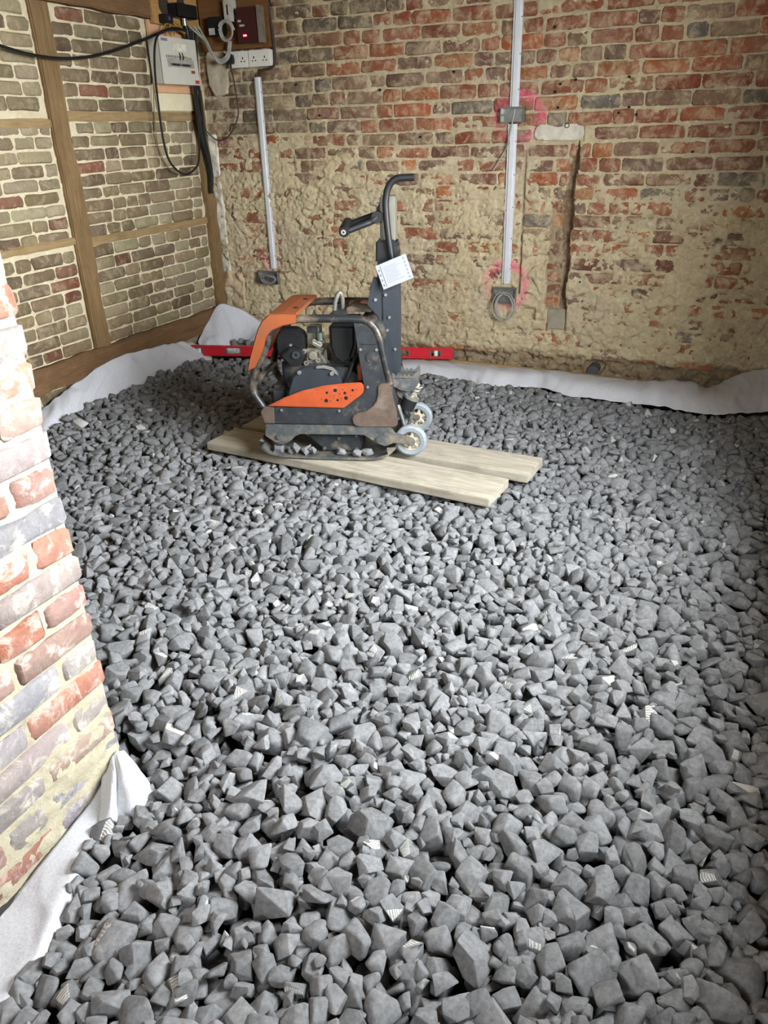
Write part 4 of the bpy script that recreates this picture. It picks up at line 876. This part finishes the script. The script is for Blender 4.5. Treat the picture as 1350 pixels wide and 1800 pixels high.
# ------------------------------------------------------------------ gravel
def stone_mat():
    s = NT('grey_foam_stone'); lc = s.attr('lc', 'Vector'); pale = s.attr('pale', 'Fac'); tone = s.attr('tone', 'Fac'); p = s.pos
    g = s.mix(s.ramp(s.noise(p, 90, 6, 0.7), 0.3, 0.72), C(90, 91, 93), C(128, 129, 130))
    g = s.mix(s.ramp(s.noise(p, 30, 3), 0.62, 0.70, 0, 0.35), g, C(150, 148, 142))
    t = s.n('ShaderNodeCombineColor'); [s.put(t.inputs[i], tone) for i in range(3)]
    g = s.mix(1.0, g, t.outputs[0], 'MULTIPLY')
    wv = s.n('ShaderNodeTexWave', wave_type='BANDS', bands_direction='X'); s.put(wv.inputs['Vector'], lc)
    wv.inputs['Scale'].default_value = 1.7; wv.inputs['Distortion'].default_value = 5.0; wv.inputs['Detail'].default_value = 2; wv.inputs['Detail Scale'].default_value = 1.5
    pc_ = s.mix(wv.outputs['Fac'], C(146, 146, 143), C(198, 197, 192))
    pf_ = s.ramp(pale, 0.5, 0.85)
    c = s.mix(pf_, g, pc_)
    s.bump(s.math('ADD', s.math('MULTIPLY', s.noise(p, 120, 5, 0.7), 0.5), s.math('MULTIPLY', s.math('MULTIPLY', wv.outputs['Fac'], pf_), 0.7)), 0.5, 0.004)
    return s.done(c, 0.88, 0, 0.25)
M['stone'] = stone_mat()
NVAR = 26
def poly_stone(k, bev, seg, rough):
    """broken stone: a block cut by skewed planes, its arrises worn round"""
    g = np.random.default_rng(500 + k); ax = np.eye(3); N, D = [], []
    for i in range(3):
        for s_ in (-1, 1):
            n = ax[i] * s_ + g.normal(0, .25, 3); N.append(n / np.linalg.norm(n)); D.append(g.uniform(.66, .86))
    for i in range(int(g.integers(1, 4))):
        n = np.sign(g.normal(size=3)) * g.uniform(.35, 1, 3); N.append(n / np.linalg.norm(n)); D.append(g.uniform(.74, .98))
    n = np.array([g.uniform(-.5, .5), g.uniform(-.9, -.3), g.uniform(.35, 1)]); N.append(n / np.linalg.norm(n)); D.append(.70)
    N, D = np.array(N), np.array(D); P = []
    for i in range(len(N)):
        for j in range(i):
            for l in range(j):
                A = N[[i, j, l]]
                if abs(np.linalg.det(A)) < .05: continue
                x = np.linalg.solve(A, D[[i, j, l]])
                if (N @ x <= D + 1e-6).all() and np.linalg.norm(x) < 1.7: P.append(x)
    bm = bmesh.new()
    for x in P: bm.verts.new(x)
    bmesh.ops.remove_doubles(bm, verts=bm.verts, dist=.08)
    r_ = bmesh.ops.convex_hull(bm, input=bm.verts)
    bmesh.ops.delete(bm, geom=[v for v in bm.verts if not v.link_faces], context='VERTS')
    bmesh.ops.dissolve_limit(bm, angle_limit=.10, verts=bm.verts, edges=bm.edges)
    bmesh.ops.bevel(bm, geom=list(bm.edges), offset=bev, segments=seg, affect='EDGES', clamp_overlap=True, profile=.5)
    if rough:
        bmesh.ops.triangulate(bm, faces=bm.faces); bmesh.ops.subdivide_edges(bm, edges=[e for e in bm.edges if e.calc_length() > .35], cuts=1)
    bmesh.ops.triangulate(bm, faces=bm.faces); bmesh.ops.recalc_face_normals(bm, faces=bm.faces); bm.verts.index_update()
    V = np.array([v.co[:] for v in bm.verts]); F = np.array([[v.index for v in f.verts] for f in bm.faces]); bm.free()
    pale = ((V @ N[-1]) > .70 - .015).astype(float)
    if rough:
        nz = sum(np.sin(V @ g.normal(size=3) * f + g.uniform(0, 6)) * a for f, a in ((2.5, .022), (4.5, .022), (9, .014))); V = V * (1 + nz)[:, None]
    return V / np.abs(V).max(0), F, pale
VAR = {1: [poly_stone(k, .17, 1, False) for k in range(NVAR)], 3: [poly_stone(k, .21, 2, True) for k in range(NVAR)]}
VAR[2] = [poly_stone(k, .20, 2, False) for k in range(NVAR)]
print('tris per stone', [np.mean([len(v[1]) for v in VAR[i]]) for i in (1, 2, 3)])
G = 0.010; GX0, GY0 = -3.30, 0.05; NX, NY = int((XR - GX0) / G), int((YB - GY0) / G)
hm = np.full((NY, NX), -0.070); owner = np.full((NY, NX), -1, int)
PCX, PCY = -1.467, 2.740; ca, sa = math.cos(math.radians(15.8)), math.sin(math.radians(15.8))
gx = GX0 + (np.arange(NX) + .5) * G; gy = GY0 + (np.arange(NY) + .5) * G; GXX, GYY = np.meshgrid(gx, gy)
lim = 0.012 + 0.030 * (fbm(GXX * 1.7 + 9, GYY * 1.7 + 4, 301, 3) - 0.5) * 2
left_edge = np.interp(GYY, [1.0, 2.4, 2.75, 3.0, 3.25, 3.65, 4.0, 4.2], [-3.10, -3.02, -3.06, -3.10, -3.12, -3.135, -3.09, -3.03])
back_edge = np.interp(GXX, [-3.2, -3.0, -2.6, -1.9, -1.43, -1.23, -.94, -.755, -.4, -.19, -.06, .12, .26, .6], [4.06, 4.10, 4.25, 4.30, 4.275, 4.20, 4.26, 4.17, 4.145, 4.105, 4.08, 4.14, 4.215, 4.27]) + 0.035
ok = (GXX > left_edge) & (GYY < back_edge)
near_edge = np.interp(GYY, [0.0, .36, .54, .64, .77, .85, .95, 1.06], [-.94, -.965, -1.0, -1.04, -1.09, -1.12, -1.08, -1.19])
ok &= (GXX > near_edge) | (GYY > 1.07)
ok &= ~((GXX < XP - .0) & (GYY < YP + .03)) & (GXX < XR - .085)
lim += 0.030 * np.clip(1 - (GXX - left_edge) / .25, 0, 1) * (GYY > 2.5) - 0.045 * np.clip(1 - (GXX - near_edge) / .3, 0, 1) * (GYY < 1.1)
lim -= 0.028 * np.clip(1 - (back_edge - GYY - .03) / .07, 0, 1) * (GXX > -2.2)
bd = lambda a, b, w: (lambda dx, dy, L: (((GXX - a[0]) * dx + (GYY - a[1]) * dy > -.02) & ((GXX - a[0]) * dx + (GYY - a[1]) * dy < L + .02) & (-(GXX - a[0]) * dy + (GYY - a[1]) * dx > -.012) & (-(GXX - a[0]) * dy + (GYY - a[1]) * dx < w + .012)))(*(lambda v: (v[0] / math.hypot(*v), v[1] / math.hypot(*v), math.hypot(*v)))((b[0] - a[0], b[1] - a[1])))
hard = np.full((NY, NX), 9.0)
for a_, b_, w_ in (((-2.144, 2.738), (-0.735, 2.605), .216), ((-2.110, 2.985), (-0.652, 2.880), .205)): hard[bd(a_, b_, w_)] = 0.020
lu = (GXX - PCX) * ca + (GYY - PCY) * sa; lvv = -(GXX - PCX) * sa + (GYY - PCY) * ca
under = (lu > -.37) & (lu < .42) & (lvv > -.03) & (lvv < .47); hard[under] = np.minimum(hard[under], 0.045)
lev = bd((-3.188, 4.045), (-1.540, 4.500), .03); hard[lev] = 0.030
stones = []; yy, xx = np.mgrid[-7:8, -7:8]
rs = np.random.default_rng(77); ATT = 42000
pos = rs.uniform(size=(ATT, 2)); siz = np.clip(np.exp(rs.normal(math.log(.0275), .25, ATT)), .014, .042); siz[30000:] *= .62; ani = rs.uniform(.72, 1.0, (ATT, 2)); off = rs.normal(0, .03, (ATT, 4, 2)); off[:, 0] = 0
for k in range(ATT):
    X, Y = GX0 + pos[k, 0] * NX * G, GY0 + pos[k, 1] * NY * G; a = siz[k]; b = a * ani[k, 0]; c = a * ani[k, 1] * .9; rh = (a + b) / 2 * .93
    best = None; R = int(rh / G) + 1
    for q in range(4):
        x, y = X + off[k, q, 0], Y + off[k, q, 1]; i, j = int((x - GX0) / G), int((y - GY0) / G)
        if i < R or j < R or i >= NX - R or j >= NY - R or not ok[j, i]: continue
        d2 = ((xx[7 - R:8 + R, 7 - R:8 + R] ** 2 + yy[7 - R:8 + R, 7 - R:8 + R] ** 2) * G * G) / (rh * rh); m = d2 < 1
        cap = np.sqrt(np.clip(1 - d2, 0, 1)) * c; sl = (slice(j - R, j + R + 1), slice(i - R, i + R + 1))
        z = np.sort((hm[sl] + cap * .85)[m])[int(m.sum() * .93) - 1] - .16 * c
        if best is None or z < best[0]: best = (z, x, y, i, j, m, cap, sl)
    if best is None: continue
    z, x, y, i, j, m, cap, sl = best
    if z + c * .45 > lim[j, i] or z + c > hard[sl][m].min(): continue
    top = z + cap; upd = m & (top > hm[sl]); hm[sl] = np.where(upd, top, hm[sl]); o_ = owner[sl]; o_[upd] = len(stones)
    stones.append((x, y, z, a, b, c))
ST = np.array(stones); vis = np.bincount(owner[owner >= 0], minlength=len(ST))
camv = np.array(ST[:, :3]) - np.array([0, 0, EYE]); Rm = np.array([_R[:], _U[:], _f[:]]); cv_ = camv @ Rm.T
px = 675 + 1352 * cv_[:, 0] / cv_[:, 2]; py = 900 - 1352 * cv_[:, 1] / cv_[:, 2]
inside = (cv_[:, 2] > 0) & (px > 10) & (px < 1340) & (py > 0) & (py < 1790)
score = np.where(inside, vis / cv_[:, 2] ** 2, 0); order = np.argsort(-score); single = set(order[:300].tolist())
rq = np.random.default_rng(5)
def rot(g):
    yaw, t1, t2 = g.uniform(0, 2 * math.pi), g.normal(0, .38), g.normal(0, .38)
    return np.array((Matrix.Rotation(yaw, 3, 'Z') @ Matrix.Rotation(t1, 3, 'X') @ Matrix.Rotation(t2, 3, 'Y')))
meshes = {}
def stone_mesh(v, pale):
    if (v, pale) not in meshes:
        V, F, P = VAR[3][v]; me = np_mesh('gravel_stone', V, F); set_attr(me, 'lc', 'FLOAT_VECTOR', V + v); set_attr(me, 'pale', 'FLOAT', P * pale); set_attr(me, 'tone', 'FLOAT', np.full(len(V), .82 + .36 * ((v * 7) % 11) / 11))
        me.materials.append(M['stone']); meshes[v, pale] = me
    return meshes[v, pale]
def single_stone(name, x, y, z, sc, R, v, pale, label, group):
    o = bpy.data.objects.new(name, stone_mesh(v, pale)); COL.objects.link(o)
    o.matrix_world = Matrix.Translation((x, y, z)) @ Matrix([list(r_) for r_ in R]).to_4x4() @ Matrix.Diagonal((*sc, 1))
    return tag(o, label, 'stone', group)
VV, FF, LC, PA, TO = [], [], [], [], []; base = 0
for k, (x, y, z, a, b, c) in enumerate(stones):
    v = int(rq.integers(NVAR)); pale = 1 if rq.random() < .085 else 0; R = rot(rq); sc = (a * 1.07, b * 1.07, c * 1.05); tone = rq.uniform(.80, 1.2)
    if k in single:
        single_stone('gravel_stone', x, y, z, sc, R, v, pale, 'grey gravel stone with a pale ribbed broken face in the near foreground' if pale else 'plain dark grey gravel stone in the near foreground', 'ribbed pale-faced stones in the foreground' if pale else 'plain grey stones in the foreground'); continue
    if vis[k] == 0 and z < -0.045: continue
    V, F, P = VAR[2 if y < 2.3 and vis[k] > 3 else 1][v]
    VV.append((V * np.array(sc)) @ R.T + np.array([x, y, z])); FF.append(F + base); LC.append(V + v); PA.append(P * pale); TO.append(np.full(len(V), tone)); base += len(V)
me = np_mesh('gravel', np.concatenate(VV), np.concatenate(FF))
set_attr(me, 'lc', 'FLOAT_VECTOR', np.concatenate(LC)); set_attr(me, 'pale', 'FLOAT', np.concatenate(PA)); set_attr(me, 'tone', 'FLOAT', np.concatenate(TO))
tag(link('gravel', me, M['stone']), 'bed of dark grey angular gravel spread over the whole floor', 'gravel', kind='stuff')
print('stones', len(stones), 'tris', sum(len(f) for f in FF), 'mean top', hm[ok].mean())
# stones left lying on the compactor's base plate, and a few in the folded membrane in the corner
g = np.random.default_rng(3)
for n_, (u, w, s_) in enumerate(((-.262, .040, .026), (-.208, .030, .021), (-.180, .045, .022), (-.138, .032, .027), (-.106, .038, .020), (.016, .030, .022), (.091, .030, .021), (.135, .032, .023))):
    p = loc2w(u, .030 + .008 * (n_ % 2), w - .002); single_stone('gravel_stone', p.x, p.y, p.z, (s_, s_ * .85, s_ * .8), rot(g), (n_ * 5) % NVAR, 1 if n_ == 6 else 0, 'grey stone lying on the base plate of the compactor', 'stones on the compactor plate')
for n_ in range(7):
    single_stone('gravel_stone', -3.03 + .034 * n_, 4.315 + .02 * (n_ % 3), .075 + .012 * (n_ % 2), (.026, .023, .021), rot(g), (n_ * 3 + 1) % NVAR, 0, 'dark stone lying in the membrane fold behind the spirit level', 'stones in the corner membrane')
